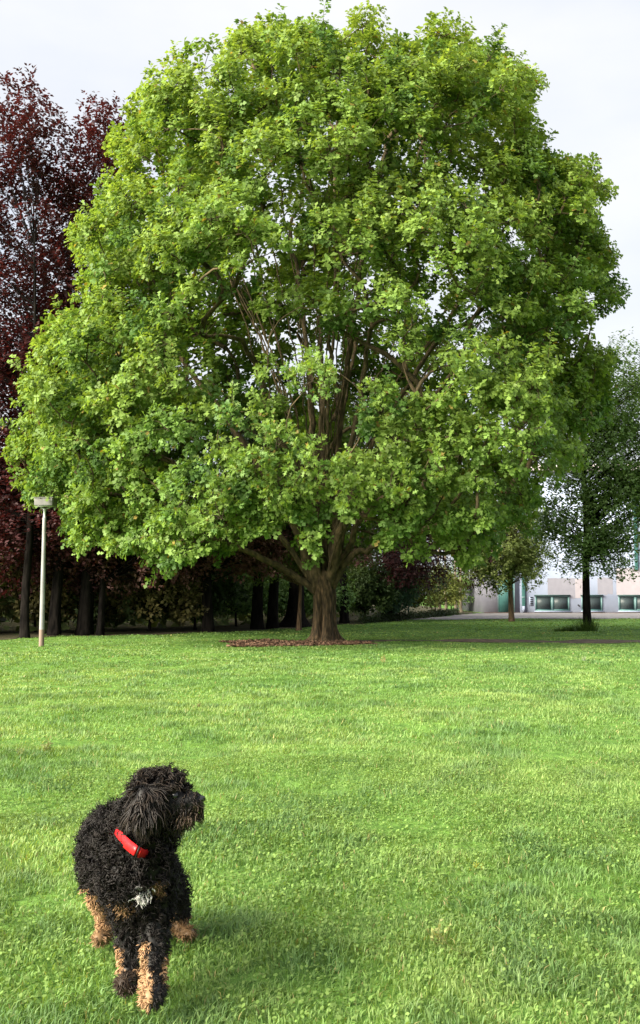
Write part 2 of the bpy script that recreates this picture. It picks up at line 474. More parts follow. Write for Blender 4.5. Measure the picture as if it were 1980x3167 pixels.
def leaves_from(P, D, N, L, outline, col):
    """leaf blades: base P, direction D, normal N, length L"""
    n = len(P); k = len(outline)
    D = norm(D); S = norm(np.cross(N, D)); N = np.cross(D, S)
    o = outline
    droop = (o[:, 0] ** 2) * -0.16 + np.abs(o[:, 1]) * 0.25
    v = P[:, None, :] + L[:, None, None] * (o[None, :, 0, None] * D[:, None, :] + o[None, :, 1, None] * S[:, None, :] + droop[None, :, None] * N[:, None, :])
    f = np.arange(n * k).reshape(n, k)
    return v.reshape(-1, 3), f, np.repeat(col, k, 0)

def spray_leaves(P, A, per, L0, outward, spread=0.9, back=0.28, up=0.6, down=0.25):
    """per leaves around each twig tip P of axis A"""
    n = len(P)
    P = np.repeat(P, per, 0); A = np.repeat(A, per, 0); O = np.repeat(outward, per, 0)
    m = n * per
    rad = rng.normal(size=(m, 3)); rad -= A * (rad * A).sum(1, keepdims=True); rad = norm(rad)
    t = rng.random((m, 1))
    base = P + A * (0.10 - back * t) + rad * 0.02
    D = norm(A * (0.75 - 0.4 * t) + rad * spread + np.array((0, 0, -down)))
    N = norm(np.array((0, 0, up)) + O * 0.75 + rng.normal(size=(m, 3)) * 0.48)
    N = norm(N - D * (N * D).sum(1, keepdims=True))
    L = L0 * (0.65 + 0.6 * rng.random(m))
    return base, D, N, L

# ------------------------------------------------------------------ the big oak
OX, OY = 0.10, 27.0
SIL = np.array([  # row, left, right in the 1512 view
    (22, 800, 900), (45, 640, 1030), (75, 520, 1075), (110, 445, 1110), (180, 372, 1225), (250, 310, 1262), (310, 275, 1280), (400, 240, 1370), (500, 212, 1420),
    (600, 198, 1440), (680, 170, 1452), (760, 108, 1452), (870, 76, 1440), (980, 58, 1435), (1060, 42, 1425), (1120, 55, 1380), (1180, 120, 1310), (1250, 165, 1285), (1300, 230, 1215), (1345, 360, 1080)])
sz, sl, sr = [], [], []
for py, l, r in SIL:
    p = U(765, py, OY); sz.append(p[2])
    sl.append(p[0] - U(l, py, OY)[0]); sr.append(U(r, py, OY)[0] - p[0])
sz, sl, sr = np.array(sz)[::-1], np.array(sl)[::-1], np.array(sr)[::-1]
def crown_R(z, phi):
    l = np.interp(z, sz, sl); r = np.interp(z, sz, sr)
    cx, sy = np.cos(phi), np.sin(phi)
    rx = np.where(cx < 0, l, r); rf = 0.80 * (l + r) / 2
    return 1 / np.sqrt((cx / rx) ** 2 + (sy / rf) ** 2)
zlo, zhi = sz[0], sz[-1]
OUT = np.array([(150, 1215), (165, 1285), (240, 1315), (370, 1362), (450, 1340), (520, 1335), (620, 1300), (700, 1290), (745, 1335), (800, 1300), (870, 1300), (950, 1315), (1060, 1340), (1140, 1318), (1200, 1285), (1262, 1240), (1300, 1150), (1400, 1120), (1445, 1000), (1455, 880), (1462, 800), (1475, 690), (1450, 600), (1445, 490), (1415, 395), (1340, 345), (1290, 320), (1280, 260), (1262, 180), (1180, 120), (1120, 90), (1050, 55), (1010, 85), (930, 90), (890, 22), (850, 28), (815, 80), (720, 45), (630, 55), (540, 75), (430, 105), (385, 170), (325, 215), (290, 300), (250, 340), (220, 450), (178, 550), (192, 650), (140, 720), (92, 770), (66, 870), (46, 980), (24, 1050), (45, 1150)], float)
OUT2 = np.roll(OUT, -1, 0)
def inside_by(q):
    """signed distance of a picture point to the crown's outline, positive inside"""
    d = OUT2 - OUT; w = q - OUT
    t = np.clip((w * d).sum(1) / (d * d).sum(1), 0, 1)
    dist = np.linalg.norm(w - t[:, None] * d, axis=1).min()
    c = ((OUT[:, 1] > q[1]) != (OUT2[:, 1] > q[1])) & (q[0] < (OUT2[:, 0] - OUT[:, 0]) * (q[1] - OUT[:, 1]) / (OUT2[:, 1] - OUT[:, 1] + 1e-9) + OUT[:, 0])
    return dist if c.sum() % 2 else -dist
def thin(p):
    """windows low in the crown where the limbs show"""
    q = proj(p)
    e_ = ((q[0] - 770) / 320) ** 2 + ((q[1] - 930) / 190) ** 2
    if e_ < 1 and rng.random() < (0.80 if p[1] < OY + 1 else 0.25): return True
    if 1000 < q[0] < 1220 and 640 < q[1] < 960 and rng.random() < 0.45: return True
    if 400 < q[0] < 620 and 1130 < q[1] < 1290 and rng.random() < 0.35: return True
    if p[1] > OY + 2 and 1000 < q[0] < 1330 and 560 < q[1] < 1000 and rng.random() < 0.5: return True
    return False
def oak_points(n, fr, rr, cand, existing=()):
    out = list(existing)
    m0 = len(out)
    while len(out) < m0 + n:
        best, bd = None, -1
        for _ in range(cand):
            z = rng.uniform(zlo - .4, zhi + .3); phi = rng.uniform(-math.pi, math.pi)
            R = float(crown_R(z, phi))
            if rng.random() > R / 8.8 + 0.12: continue
            rc = rng.uniform(*rr)
            ra = max(R * rng.uniform(*fr) - rc * 0.5, 0.1)
            p = np.array((OX + ra * math.cos(phi), OY + ra * math.sin(phi), z))
            if inside_by(proj(p)) < rc * 0.72 * 2300 / p[1]: continue
            d = min([np.linalg.norm(p - o[0]) - 0.4 * (o[1] + rc) for o in out], default=9)
            if d > bd: bd, best = d, (p, rc)
        if best: out.append(best)
    return out[m0:]
def proj(p):
    d = np.asarray(p) - np.array((0, 0, CAM_H))
    cy = d[1] * math.cos(PITCH) + d[2] * math.sin(PITCH); cz = -d[1] * math.sin(PITCH) + d[2] * math.cos(PITCH)
    return np.array((756 + d[0] / cy * 2300, 1209.2 - cz / cy * 2300))
boughs = oak_points(105, (0.86, 1.04), (1.25, 2.0), 10)
boughs += [(U(a_, b_, OY - c_), d_) for a_, b_, c_, d_ in ((235, 1235, 2.5, 1.0), (330, 1285, 3.4, 0.8), (430, 1270, 4.4, 0.9), (545, 1255, 5.0, 0.9), (600, 1140, 5.6, 1.0), (700, 1130, 5.8, 1.0), (690, 1230, 5.2, 0.75), (780, 1180, 5.4, 0.8), (880, 1230, 4.6, 0.8), (985, 1255, 4.2, 1.0), (1090, 1270, 3.2, 0.9), (1180, 1235, 2.4, 1.0), (75, 1050, .5, .7), (95, 920, .2, .65), (120, 800, .0, .6), (85, 1110, 1.0, .6), (1420, 700, 0, .6), (1405, 900, 0, .7), (480, 1160, 5.2, 1.0), (940, 1140, 5.4, .8), (300, 1290, 0.5, .8), (440, 1310, 1.5, .7), (1060, 1300, 0, .8), (560, 1290, 0.5, .7))]
clumps = []
for p, rb in boughs:
    hub = np.array((OX, OY, max(2.0, p[2] * 0.6)))
    out = norm(p - hub)
    got = []
    m = int(12.5 * (rb / 1.6) ** 2 + 3)
    for _ in range(m * 12):
        d = norm(rng.normal(size=3))
        if d @ out + 0.3 * d[2] < -0.15: continue
        c = p + d * rb * rng.uniform(.45, 1.0)
        rc = rng.uniform(.26, .56)
        if inside_by(proj(c)) < rc * 0.55 * 2300 / c[1]: continue
        if got and min(np.linalg.norm(c - g[0]) for g in got) < 0.56: continue
        if thin(c):
            m -= 1
            if len(got) >= m: break
            continue
        got.append((c, rc, 1.0))
        if len(got) >= m: break
    clumps += got
n_shell = len(clumps)
inner = oak_points(190, (0.45, 0.88), (.7, 1.1), 5)
clumps += [(p, r, 0.55) for p, r in inner if not (p[2] < 8 and np.hypot(p[0] - OX, p[1] - OY) < 3.4) and not thin(p)]
print('oak clumps', len(clumps), n_shell)
clumps.append((U(866, 58, OY) + np.array((0, 0, 0)), 0.55, 0.8))
clumps.append((U(1045, 85, OY - 1), 0.6, 0.8)); clumps.append((U(1245, 195, OY), 0.5, 0.7)); clumps.append((U(625, 85, OY), .5, .7))
clumps.append((U(120, 1165, OY - 2.4), 0.6, 0.9)); clumps.append((U(90, 1165, OY - 2.6), 0.3, 0.7))
clumps.append((U(380, 1335, OY - 3.5), 0.5, 0.8)); clumps.append((U(740, 1318, OY - 1.2), 0.22, 0.4))

LIMBS = [
    ([(748, 1400), (712, 1368), (640, 1330), (540, 1285), (400, 1225), (260, 1165)], [0, -.2, -.6, -1.2, -2, -3]),
    ([(752, 1400), (742, 1290), (705, 1120), (650, 1010), (610, 860), (540, 650), (470, 430)], [0, -.2, -.6, -1.0, -1.4, -1.8, -2.0]),
    ([(762, 1400), (758, 1250), (752, 1060), (772, 900), (800, 700), (790, 450), (800, 220)], [0, 0, -.3, -.3, -.6, -.8, -.8]),
    ([(772, 1400), (795, 1230), (820, 1090), (848, 950), (872, 800), (930, 600), (1000, 330)], [0, -.2, -.6, -.8, -1, -1.4, -1.6]),
    ([(780, 1400), (830, 1180), (895, 1020), (985, 880), (1080, 720), (1190, 480)], [0, .2, .4, .8, 1.2, 1.6]),
    ([(782, 1400), (860, 1215), (990, 1130), (1150, 1055), (1310, 950)], [0, -.3, -.9, -1.4, -1.8]),
    ([(784, 1385), (826, 1318), (900, 1285), (1010, 1245), (1160, 1200)], [0, -.1, -.6, -1.2, -2]),
    ([(750, 1395), (690, 1230), (590, 1060), (440, 860), (310, 640)], [0, .3, .8, 1.2, 1.5]),
    ([(750, 1395), (640, 1240), (460, 1120), (220, 1010)], [0, .2, .3, -.4]),
    ([(764, 1395), (730, 1230), (680, 1120), (600, 1020), (500, 900)], [0, -1.0, -2.2, -3.6, -5.0]),
    ([(772, 1395), (810, 1235), (850, 1130), (930, 1050), (1040, 960)], [0, -1.0, -2.2, -3.6, -5.0]),
    ([(764, 1395), (760, 1200), (740, 1030), (730, 860), (700, 640)], [0, 1.0, 2.2, 3.4, 4.4]),
    ([(772, 1395), (820, 1220), (900, 1080), (1020, 940), (1130, 800)], [0, 1.0, 2.4, 3.8, 5.0]),
    ([(768, 1395), (790, 1300), (810, 1240), (760, 1180), (690, 1160)], [0, -1.0, -2.4, -3.8, -5.2]),
]
for k in range(24):                   # many thinner upright stems fanning out
    ang_ = k * 2.399; el = 0.30 + 0.6 * ((k * 0.618) % 1)
    z0 = 1.8 + 1.6 * ((k * 0.377) % 1)
    top_ = np.array((math.cos(ang_) * 5.2 * el, math.sin(ang_) * 4.6 * el, 13.5 - 5.5 * el * el))
    b0_ = np.array((0.18 * math.cos(ang_), 0.18 * math.sin(ang_), z0))
    ctl = np.array((top_[0] * .28, top_[1] * .28, z0 + (top_[2] - z0) * .52))
    LIMBS.append((np.array([(OX, OY, 0) + (1 - t_) ** 2 * b0_ + 2 * t_ * (1 - t_) * ctl + t_ * t_ * top_ for t_ in np.linspace(0, 1, 7)]), None))
oak = empty('oak_tree', (OX, OY, 0), 'huge round green oak filling the middle of the view on bare mulch', 'tree')
nodes_p, nodes_par, nodes_chain, nodes_d = [], [], [], []
chains = []
def add_chain(pts, parent):
    ids = []
    prev = parent
    for p in pts:
        nodes_p.append(p); nodes_par.append(prev); prev = len(nodes_p) - 1; ids.append(prev)
    chains.append((parent, ids))
root_pts = [np.array((OX, OY, z)) for z in (0.2, 0.8, 1.4)]
add_chain(root_pts, -1)
for P2, dy in LIMBS:
    pts = P2 if dy is None else [U(px, py, OY + d * 0.6) for (px, py), d in zip(P2, dy)]
    c = catmull(pts, 5)
    c[2:] += rng.normal(size=c[2:].shape) * 0.028
    add_chain(list(c), 2)
n_limb_chains = len(chains)
order = sorted(range(len(clumps)), key=lambda k: np.linalg.norm(clumps[k][0] - np.array((OX, OY, 4))))
clump_end = {}
for k in order:
    c = clumps[k][0]
    NP = np.array(nodes_p)
    dv = c - NP
    dist = np.linalg.norm(dv, axis=1)
    cost = dist + 1.6 * np.maximum(0, 0.25 * dist - dv[:, 2]) + 0.25 * np.maximum(0, 2.5 - NP[:, 2])
    cost[:3] += 50
    cost += 0.7 * np.maximum(0, np.hypot(NP[:, 0] - OX, NP[:, 1] - OY) - np.hypot(c[0] - OX, c[1] - OY))
    i = int(np.argmin(cost))
    p0 = NP[i]; par = nodes_par[i]
    d0 = norm(p0 - NP[par]) if par >= 0 else np.array((0, 0, 1.0))
    D = np.linalg.norm(c - p0)
    m = p0 + d0 * D * 0.35 + (c - p0) * 0.2 + np.array((0, 0, 0.08 * D)) + rng.normal(size=3) * 0.08 * D
    s = np.linspace(0, 1, max(4, int(D / 0.4) + 2))[1:, None]
    pts = (1 - s) ** 2 * p0 + 2 * s * (1 - s) * m + s ** 2 * c
    pts = pts + rng.normal(size=pts.shape) * 0.03
    add_chain(list(pts), i)
    clump_end[k] = len(nodes_p) - 1
NP = np.array(nodes_p)
cnt = np.zeros(len(NP))
for k, e in clump_end.items(): cnt[e] += clumps[k][2]
for i in range(len(NP) - 1, 0, -1):
    if nodes_par[i] >= 0: cnt[nodes_par[i]] += cnt[i]
NR = 0.0140 * np.maximum(cnt, 0.5) ** 0.5
# every limb is a part, lesser branches one mesh
br = MB()
for ci, (par, ids) in enumerate(chains):
    if ci == 0: continue
    pts = NP[ids]; rad = NR[ids].copy()
    if ci < n_limb_chains:
        rad = np.clip(rad, 0.02, np.linspace(0.145 if ci not in (1, 7) else 0.105, 0.06, len(rad)))
        b = MB(); b.tube(pts, rad, 10); b.build('limb', M['limb'], oak, True)
    else:
        pts = np.vstack([NP[par], pts]); rad = np.minimum(np.concatenate([[min(NR[par], rad[0] * 1.3)], rad]), 0.07)
        rad[-3:] *= np.linspace(0.9, 0.5, 3)[-len(rad[-3:]):]
        br.tube(pts, rad, 5, cap=False)
o = br.build('branch', M['limb'], oak, True); o['kind'] = 'stuff'

# trunk with root flare and ridges
zs = np.concatenate([np.linspace(-0.05, 0.5, 12), np.linspace(0.58, 1.95, 16)])
na = 56
ang = np.arange(na) * 2 * math.pi / na
tv = []
for z in zs:
    fl = math.exp(-max(z, 0) / 0.17)
    r0 = 0.305 - 0.012 * min(z, 1.0) + (0.05 * min(max(0, z - 1.0), .3))
    lobes = 0.5 + 0.5 * np.cos(ang * 5 + 0.6 + 0.4 * np.sin(ang * 2))
    r = r0 + fl * (0.10 + 0.30 * lobes ** 2 * (0.7 + 0.5 * np.sin(ang * 3 + 1)))
    r = r + 0.028 * np.sin(ang * 5 + 0.6 + z * 0.35) + 0.014 * np.sin(ang * 9 + 2 + z * 0.8) + 0.007 * np.sin(ang * 21 + z * 2.0 + 1.5 * np.sin(z * 3))
    r = r - 0.07 * np.exp(-((ang - 4.45) / 0.11) ** 2) * np.clip(1.6 - z, 0, 1)
    if z > 1.25: r = r * (1 - 0.42 * (z - 1.25) / 0.7)
    tv.append(np.column_stack([OX + 0.02 * z + r * np.cos(ang), OY + r * np.sin(ang), np.full(na, z)]))
tv = np.concatenate(tv)
i = np.arange(len(zs) - 1)[:, None] * na; j = np.arange(na)[None, :]; j2 = (j + 1) % na
f = np.stack([i + j, i + j2, i + na + j2, i + na + j], -1).reshape(-1, 4)
top = np.array([[(len(zs) - 1) * na + q for q in range(na)]])
obj('trunk', make_mesh('trunk', tv, [f, top], M['bark'], None, True), oak)

# sprays of leaves
SP, SA, SO, SCl = [], [], [], []
tw = MB()
for k, (c, rc, dens) in enumerate(clumps):
    hub = np.array((OX, OY, max(2.0, c[2] * 0.62)))
    out = norm(c - hub)
    ns = int(72 * dens * rc ** 2 + 5 * dens)
    if ns < 4: ns = 4
    d = norm(rng.normal(size=(ns * 3, 3)))
    d = d[(d @ out + 0.45 * d[:, 2]) > -0.30][:ns]
    rad = rc * (0.50 + 0.55 * rng.random((len(d), 1)) ** 0.6)
    pos = c + d * rad * np.array((1.0, 1.0, 0.95))
    ax = norm(d * 0.5 + out * 0.55 + np.array((0, 0, 0.30)) + rng.normal(size=d.shape) * 0.25)
    low = np.clip((6.5 - pos[:, 2]) / 4.0, 0, 1)[:, None]
    ax = norm(ax + np.array((0, 0, -0.55)) * low)
    SP.append(pos); SA.append(ax); SO.append(norm(d + out)); SCl.append(np.full(len(d), k))
    if k < n_shell and rng.random() < 0.22:      # leading shoots that stand out of the crown
        sd = norm(out * .6 + np.array((0, 0, .9 if c[2] > 6 else .1)) + rng.normal(size=3) * .25)
        if c[2] < 5: sd = norm(sd + np.array((0, 0, -.5)))
        st = rc + np.array((0.05, 0.22, 0.38))
        ps = c + sd * st[:, None] + rng.normal(size=(3, 3)) * .04
        SP.append(ps); SA.append(np.tile(sd, (3, 1))); SO.append(np.tile(norm(sd + out), (3, 1))); SCl.append(np.full(3, k))
        tw.tube(np.array([c, c + sd * rc * .6, ps[-1]]), (0.010, 0.007, 0.004), 3, cap=False)
    for q in range(0, len(pos), 5):
        m = (c + pos[q]) / 2 + rng.normal(size=3) * 0.06 * rc
        tw.tube(np.array([c + rng.normal(size=3) * .03, m, pos[q] - ax[q] * 0.05]), (0.012, 0.008, 0.004), 3, cap=False)
o = tw.build('twig', M['twig'], oak); o['kind'] = 'stuff'
SP, SA, SO, SCl = map(np.concatenate, (SP, SA, SO, SCl))
print('oak sprays', len(SP))
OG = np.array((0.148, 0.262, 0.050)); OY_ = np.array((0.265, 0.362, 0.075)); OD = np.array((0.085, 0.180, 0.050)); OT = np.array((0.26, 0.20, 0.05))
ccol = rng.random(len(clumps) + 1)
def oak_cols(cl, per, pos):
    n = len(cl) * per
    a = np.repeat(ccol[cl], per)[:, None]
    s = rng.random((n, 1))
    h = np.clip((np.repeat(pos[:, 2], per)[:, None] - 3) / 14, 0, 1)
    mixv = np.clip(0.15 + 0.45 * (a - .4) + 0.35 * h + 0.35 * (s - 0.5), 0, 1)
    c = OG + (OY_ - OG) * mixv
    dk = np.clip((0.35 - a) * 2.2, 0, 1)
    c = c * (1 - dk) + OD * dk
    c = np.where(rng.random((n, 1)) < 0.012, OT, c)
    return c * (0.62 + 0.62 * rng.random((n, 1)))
PER = 10
near = np.argsort(np.linalg.norm(SP - np.array((0, 0, CAM_H)), axis=1))
q2 = np.array([proj(p) for p in SP[near[:900]]])
vis = near[:900][(q2[:, 0] > 0) & (q2[:, 0] < 1512)][:300]
mask = np.ones(len(SP), bool); mask[vis] = False
fv, ff8, ff4, fcol, fn = [], [], [], [], 0
frontm = (SP[:, 1] < OY - 0.3) & (SCl < n_shell)
extra = SCl >= len(clumps) - 8
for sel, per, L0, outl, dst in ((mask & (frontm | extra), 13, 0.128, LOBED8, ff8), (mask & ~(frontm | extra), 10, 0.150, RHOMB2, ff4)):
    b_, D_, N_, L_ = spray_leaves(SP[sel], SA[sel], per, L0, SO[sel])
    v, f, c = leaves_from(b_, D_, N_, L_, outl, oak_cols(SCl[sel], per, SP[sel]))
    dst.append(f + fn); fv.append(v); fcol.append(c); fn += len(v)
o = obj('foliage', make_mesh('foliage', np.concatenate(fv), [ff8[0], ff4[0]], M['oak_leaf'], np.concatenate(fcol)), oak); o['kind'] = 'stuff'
print('oak leaves', len(ff8[0]), len(ff4[0]))
protos = []
for k in range(8):
    A = np.array([[0, 0, 1.0]]); O = np.array([[0.5, 0, 0.3]])
    b_, D_, N_, L_ = spray_leaves(np.zeros((1, 3)), A, 12, 0.130, O, up=0.25, down=0)
    v, f, c = leaves_from(b_, D_, N_, L_, LOBED, oak_cols(np.array([rng.integers(len(clumps))]), 12, np.array([[0, 0, 6.0]])))
    sv, sf = tube(np.array([(0, 0, -.24), (.01, 0, -.1), (0, .005, .04), (0, 0, .16)]), (.006, .005, .004, .002), 3)
    protos.append(make_mesh('leaf_spray', np.concatenate([v, sv]), [f, sf + len(v)], M['oak_leaf'], np.concatenate([c, np.tile((.07, .05, .03), (len(sv), 1))])))
for q in vis:
    s = bpy.data.objects.new('leaf_spray', protos[int(rng.integers(8))])
    C.objects.link(s); s.parent = oak
    z = Vector(SA[q]); x = Vector(SO[q]); x = (x - z * x.dot(z)).normalized(); y = z.cross(x)
    mt = Matrix((x, y, z)).transposed().to_4x4()
    mt.translation = Vector(SP[q]) - oak.location
    s.matrix_local = mt

# ------------------------------------------------------------------ other trees
def simple_tree(name, base, tr, crown, mat_leaf, mat_bark, cols, label, nclump, per_clump, leafL, cat='tree', group=None, tops=None, lean=(0, 0), flat=0.5, fork=None, trunk_top=None, per=6, flare=1.28, cl_r=(0.5, 0.9), shape=(1, 1, 1), droop=0.0, upright=0.3, shell_only=0.4):
    """crown: list of (cx, cy, cz, rx, ry, rz) ellipsoids relative to the base"""
    bx, by = base; bz = float(gz(bx, by))
    root = empty(name, (bx, by, bz), label, cat, group)
    B = np.array((bx, by, bz))
    cr = np.array(crown, float)
    zt = trunk_top if trunk_top else (cr[:, 2] + 0.55 * cr[:, 5]).max()
    zz = np.concatenate([[-0.05, 0.06, 0.18, 0.4, 0.8], np.linspace(1.3, zt, max(4, int(zt / 0.8)))])
    pts = np.column_stack([B[0] + lean[0] * zz / zt + 0.04 * np.sin(zz * 1.1 + bx), B[1] + lean[1] * zz / zt + 0.04 * np.sin(zz * .9 + by), B[2] + zz])
    rad = tr * (1 - 0.82 * np.clip(zz / zt, 0, 1) ** 0.9) * (1 + (flare - 1) * np.exp(-np.maximum(zz, 0) / 0.22))
    b = MB(); b.tube(pts, rad, 12)
    v = b.v[0]; a_ = np.arctan2(v[:, 1] - B[1], v[:, 0] - B[0]); cen = np.column_stack([np.interp(v[:, 2], pts[:, 2], pts[:, 0]), np.interp(v[:, 2], pts[:, 2], pts[:, 1])])
    k_ = 1 + 0.09 * np.sin(a_ * 3 + bx) + 0.06 * np.sin(a_ * 5 + v[:, 2] * .7)
    v[:, :2] = cen + (v[:, :2] - cen) * k_[:, None]
    b.build('trunk', mat_bark, root, True)
    vol = cr[:, 3] * cr[:, 4] * cr[:, 5]
    cl = []
    tries = 0
    while len(cl) < nclump and tries < nclump * 30:
        tries += 1
        e = cr[rng.choice(len(cr), p=vol / vol.sum())]
        d = norm(rng.normal(size=3)); rr_ = rng.random() ** (1 / 3) if rng.random() > shell_only else rng.uniform(.8, 1)
        p = B + e[:3] + d * rr_ * e[3:]
        if p[2] < 0.8: continue
        cl.append(p)
    cl = np.array(cl)
    br_ = MB()
    P_, A_, O_, K_ = [], [], [], []
    for k, c in enumerate(cl):
        h = c[2] - B[2]
        dh = np.hypot(c[0] - B[0], c[1] - B[1])
        za = np.clip(h - dh * rng.uniform(0.45, 0.9), min(zt * .28, h), zt * 0.97)
        za = max(za, fork) if fork and h > fork * 1.15 else za
        p0 = np.array((np.interp(za, zz, pts[:, 0]), np.interp(za, zz, pts[:, 1]), B[2] + za))
        m = p0 * 0.5 + c * 0.5 + np.array((0, 0, 0.08 * dh)) + rng.normal(size=3) * 0.06 * (dh + .3)
        rr0 = min(0.012 + 0.007 * dh, 0.5 * np.interp(za, zz, rad))
        s = np.linspace(0, 1, 5)[:, None]
        br_.tube((1 - s) ** 2 * p0 + 2 * s * (1 - s) * m + s ** 2 * c, np.linspace(rr0, 0.008, 5), 4, cap=False)
        rc = rng.uniform(*cl_r)
        npc = max(3, int(per_clump * (rc / np.mean(cl_r)) ** 2))
        d = norm(rng.normal(size=(npc, 3)))
        pos = c + d * rc * np.array(shape) * (0.25 + 0.8 * rng.random((npc, 1)) ** .5)
        out = norm(c - B - np.array((0, 0, h * .6)))
        A_.append(norm(d * .5 + out * .5 + np.array((0, 0, upright - droop)) + rng.normal(size=d.shape) * .3))
        P_.append(pos); O_.append(norm(d + out)); K_.append(np.full(npc, k))
    P_, A_, O_, K_ = map(np.concatenate, (P_, A_, O_, K_))
    if len(br_.v):
        o = br_.build('branch', mat_bark, root, True); o['kind'] = 'stuff'
    b0, D0, N0, L0 = spray_leaves(P_, A_, per, leafL, O_, back=leafL * 2.2, up=0.5 + flat, down=0.15)
    n = len(b0)
    cv = rng.random(len(cl))
    kk = np.repeat(cv[K_], per)[:, None]
    ca, cb = np.array(cols[0]), np.array(cols[1])
    col = ca + (cb - ca) * np.clip(kk + 0.5 * (rng.random((n, 1)) - .5), 0, 1)
    col = col * (0.7 + 0.6 * rng.random((n, 1)))
    v, f, c = leaves_from(b0, D0, N0, L0, RHOMB, col)
    o = obj('foliage', make_mesh('foliage', v, f, mat_leaf, c), root); o['kind'] = 'stuff'
    return root

BEE = ((0.036, 0.018, 0.020), (0.088, 0.036, 0.038)); BEE2 = ((0.11, 0.066, 0.060), (0.21, 0.115, 0.105))
GRN = ((0.035, 0.065, 0.018), (0.08, 0.13, 0.034)); DKG = ((0.045, 0.075, 0.03), (0.10, 0.145, 0.055)); PALE = ((0.09, 0.135, 0.032), (0.15, 0.20, 0.05))
SHR = ((0.08, 0.15, 0.045), (0.17, 0.29, 0.08)); YEL2 = ((0.12, 0.15, 0.03), (0.22, 0.25, 0.06)); BLG = ((0.05, 0.11, 0.065), (0.10, 0.19, 0.11)); BRN = ((0.10, 0.095, 0.038), (0.20, 0.17, 0.062))
g = 'dark trees standing along the edge of the wood'
ML, MK = M['beech_leaf'], M['dark_bark']
# big copper beeches at the left
simple_tree('copper_beech', (-8.75, 29.2), .14, [(-1.2, 1.6, 10.4, 2.4, 2.2, 7.2), (-.4, 1.6, 6.2, 2.6, 2.0, 4.6), (-.9, 1.6, 16.4, 1.1, 1.0, 2.2), (.2, .4, 4.0, 1.8, 1.0, 1.4)], ML, MK, BEE, 'tall dark red copper beech at the left edge with a slim black trunk', 215, 50, 0.14, group=g, cl_r=(.6, 1.05), per=7, shape=(1, 1, 1.1), upright=.7, fork=4, trunk_top=12.5, lean=(-.1, .3))
simple_tree('copper_beech', (-8.3, 30.8), .19, [(0.75, 2.2, 11, 2.3, 2.2, 6.4), (.3, 2.0, 5.0, 2.8, 2.0, 4.0), (1.25, 2.2, 17.0, 0.6, 0.8, 1.7), (0.1, 2.2, 17.2, 0.9, 0.9, 1.9), (.3, .4, 3.9, 2.0, 1.0, 1.4)], ML, MK, BEE, 'copper beech with bright red upper shoots close behind the lamp post', 215, 50, 0.14, group=g, cl_r=(.6, 1.0), per=7, shape=(1, 1, 1.15), upright=.7, fork=4, trunk_top=12, lean=(0.1, .3))
simple_tree('copper_beech', (-7.5, 31.4), .26, [(0, 1.5, 4.6, 2.4, 2.2, 2.6), (0.8, 1.2, 3.0, 2.4, 1.8, 1.4)], ML, MK, BEE2, 'purple-leaved beech with a thick trunk, third from the left', 80, 40, 0.14, group=g, cl_r=(.5, .9), per=6, fork=2.4, trunk_top=8)
simple_tree('copper_beech', (-7.0, 31.3), .12, [(1.2, .8, 2.9, 2.2, 1.6, 1.2), (0.6, 1.4, 4.6, 1.8, 1.6, 1.8)], ML, MK, BEE2, 'thin purple-leaved tree just right of the thick beech trunk, one branch arching right', 70, 40, 0.14, group=g, cl_r=(.5, .9), per=6, fork=1.7, trunk_top=6)
simple_tree('copper_beech', (-3.85, 33.4), .21, [(0, 0.4, 3.6, 3.2, 1.6, 1.5), (-1.5, -.4, 2.8, 2.0, 1.2, 0.9), (.9, -.6, 2.9, 1.3, .8, .7)], ML, MK, BEE2, 'purple beech with a straight black trunk under the left side of the oak', 90, 40, 0.14, group=g, cl_r=(.5, .9), per=6, fork=2.0, trunk_top=6)
simple_tree('dark_tree', (-2.28, 36.3), .235, [(-.6, 1, 6.6, 2.6, 2.0, 2.6)], M['green_leaf'], MK, DKG, 'dark straight trunk, left one of the close pair behind the oak', 40, 30, 0.17, group=g, fork=3.4, trunk_top=9, per=6)
simple_tree('dark_tree', (-1.72, 36.6), .22, [(.2, 1, 6.6, 2.4, 2.0, 2.6)], M['green_leaf'], MK, DKG, 'dark straight trunk, right one of the close pair behind the oak', 40, 30, 0.17, group=g, fork=3.4, trunk_top=9, per=6)
simple_tree('dark_tree', (-0.95, 38.6), .34, [(0, 2, 7.5, 3, 2.6, 3.0)], M['green_leaf'], MK, DKG, 'broad dark trunk flaring out at the foot behind the slim young tree', 40, 30, 0.17, group=g, fork=4, trunk_top=10, per=6, flare=2.4)
simple_tree('dark_tree', (1.02, 43.0), .19, [(.3, 1, 7, 2.4, 2, 3)], M['green_leaf'], MK, GRN, 'slim dark trunk just right of the oak trunk', 40, 30, 0.17, group=g, fork=4, trunk_top=10, per=6)
simple_tree('copper_beech', (3.3, 48.0), .3, [(0.1, 0, 7.6, 3.0, 2.6, 5.6), (2.6, -1.5, 3.4, 2.6, 2.0, 1.6), (0, -1, 3.4, 2.4, 2, 1.6)], ML, MK, BEE, 'dark red beech seen through the gaps right of the oak trunk', 130, 44, 0.15, group=g, cl_r=(.6, 1.0), per=6, fork=2.4, trunk_top=12)
# conifer with a drooping bough
simple_tree('conifer', (4.0, 53.0), .26, [(0, 0, 6, 1.8, 1.8, 4.4), (1.3, -.4, 3.2, 1.5, .9, .9), (2.4, -.5, 2.2, 1.0, .7, .5)], M['green_leaf'], MK, ((0.012, 0.028, 0.022), (0.028, 0.055, 0.04)), 'dark blue-green conifer with a bough drooping to the right', 80, 36, 0.09, group=g, cl_r=(.4, .8), per=7, fork=2.4, trunk_top=11, droop=.8, flat=-.2)
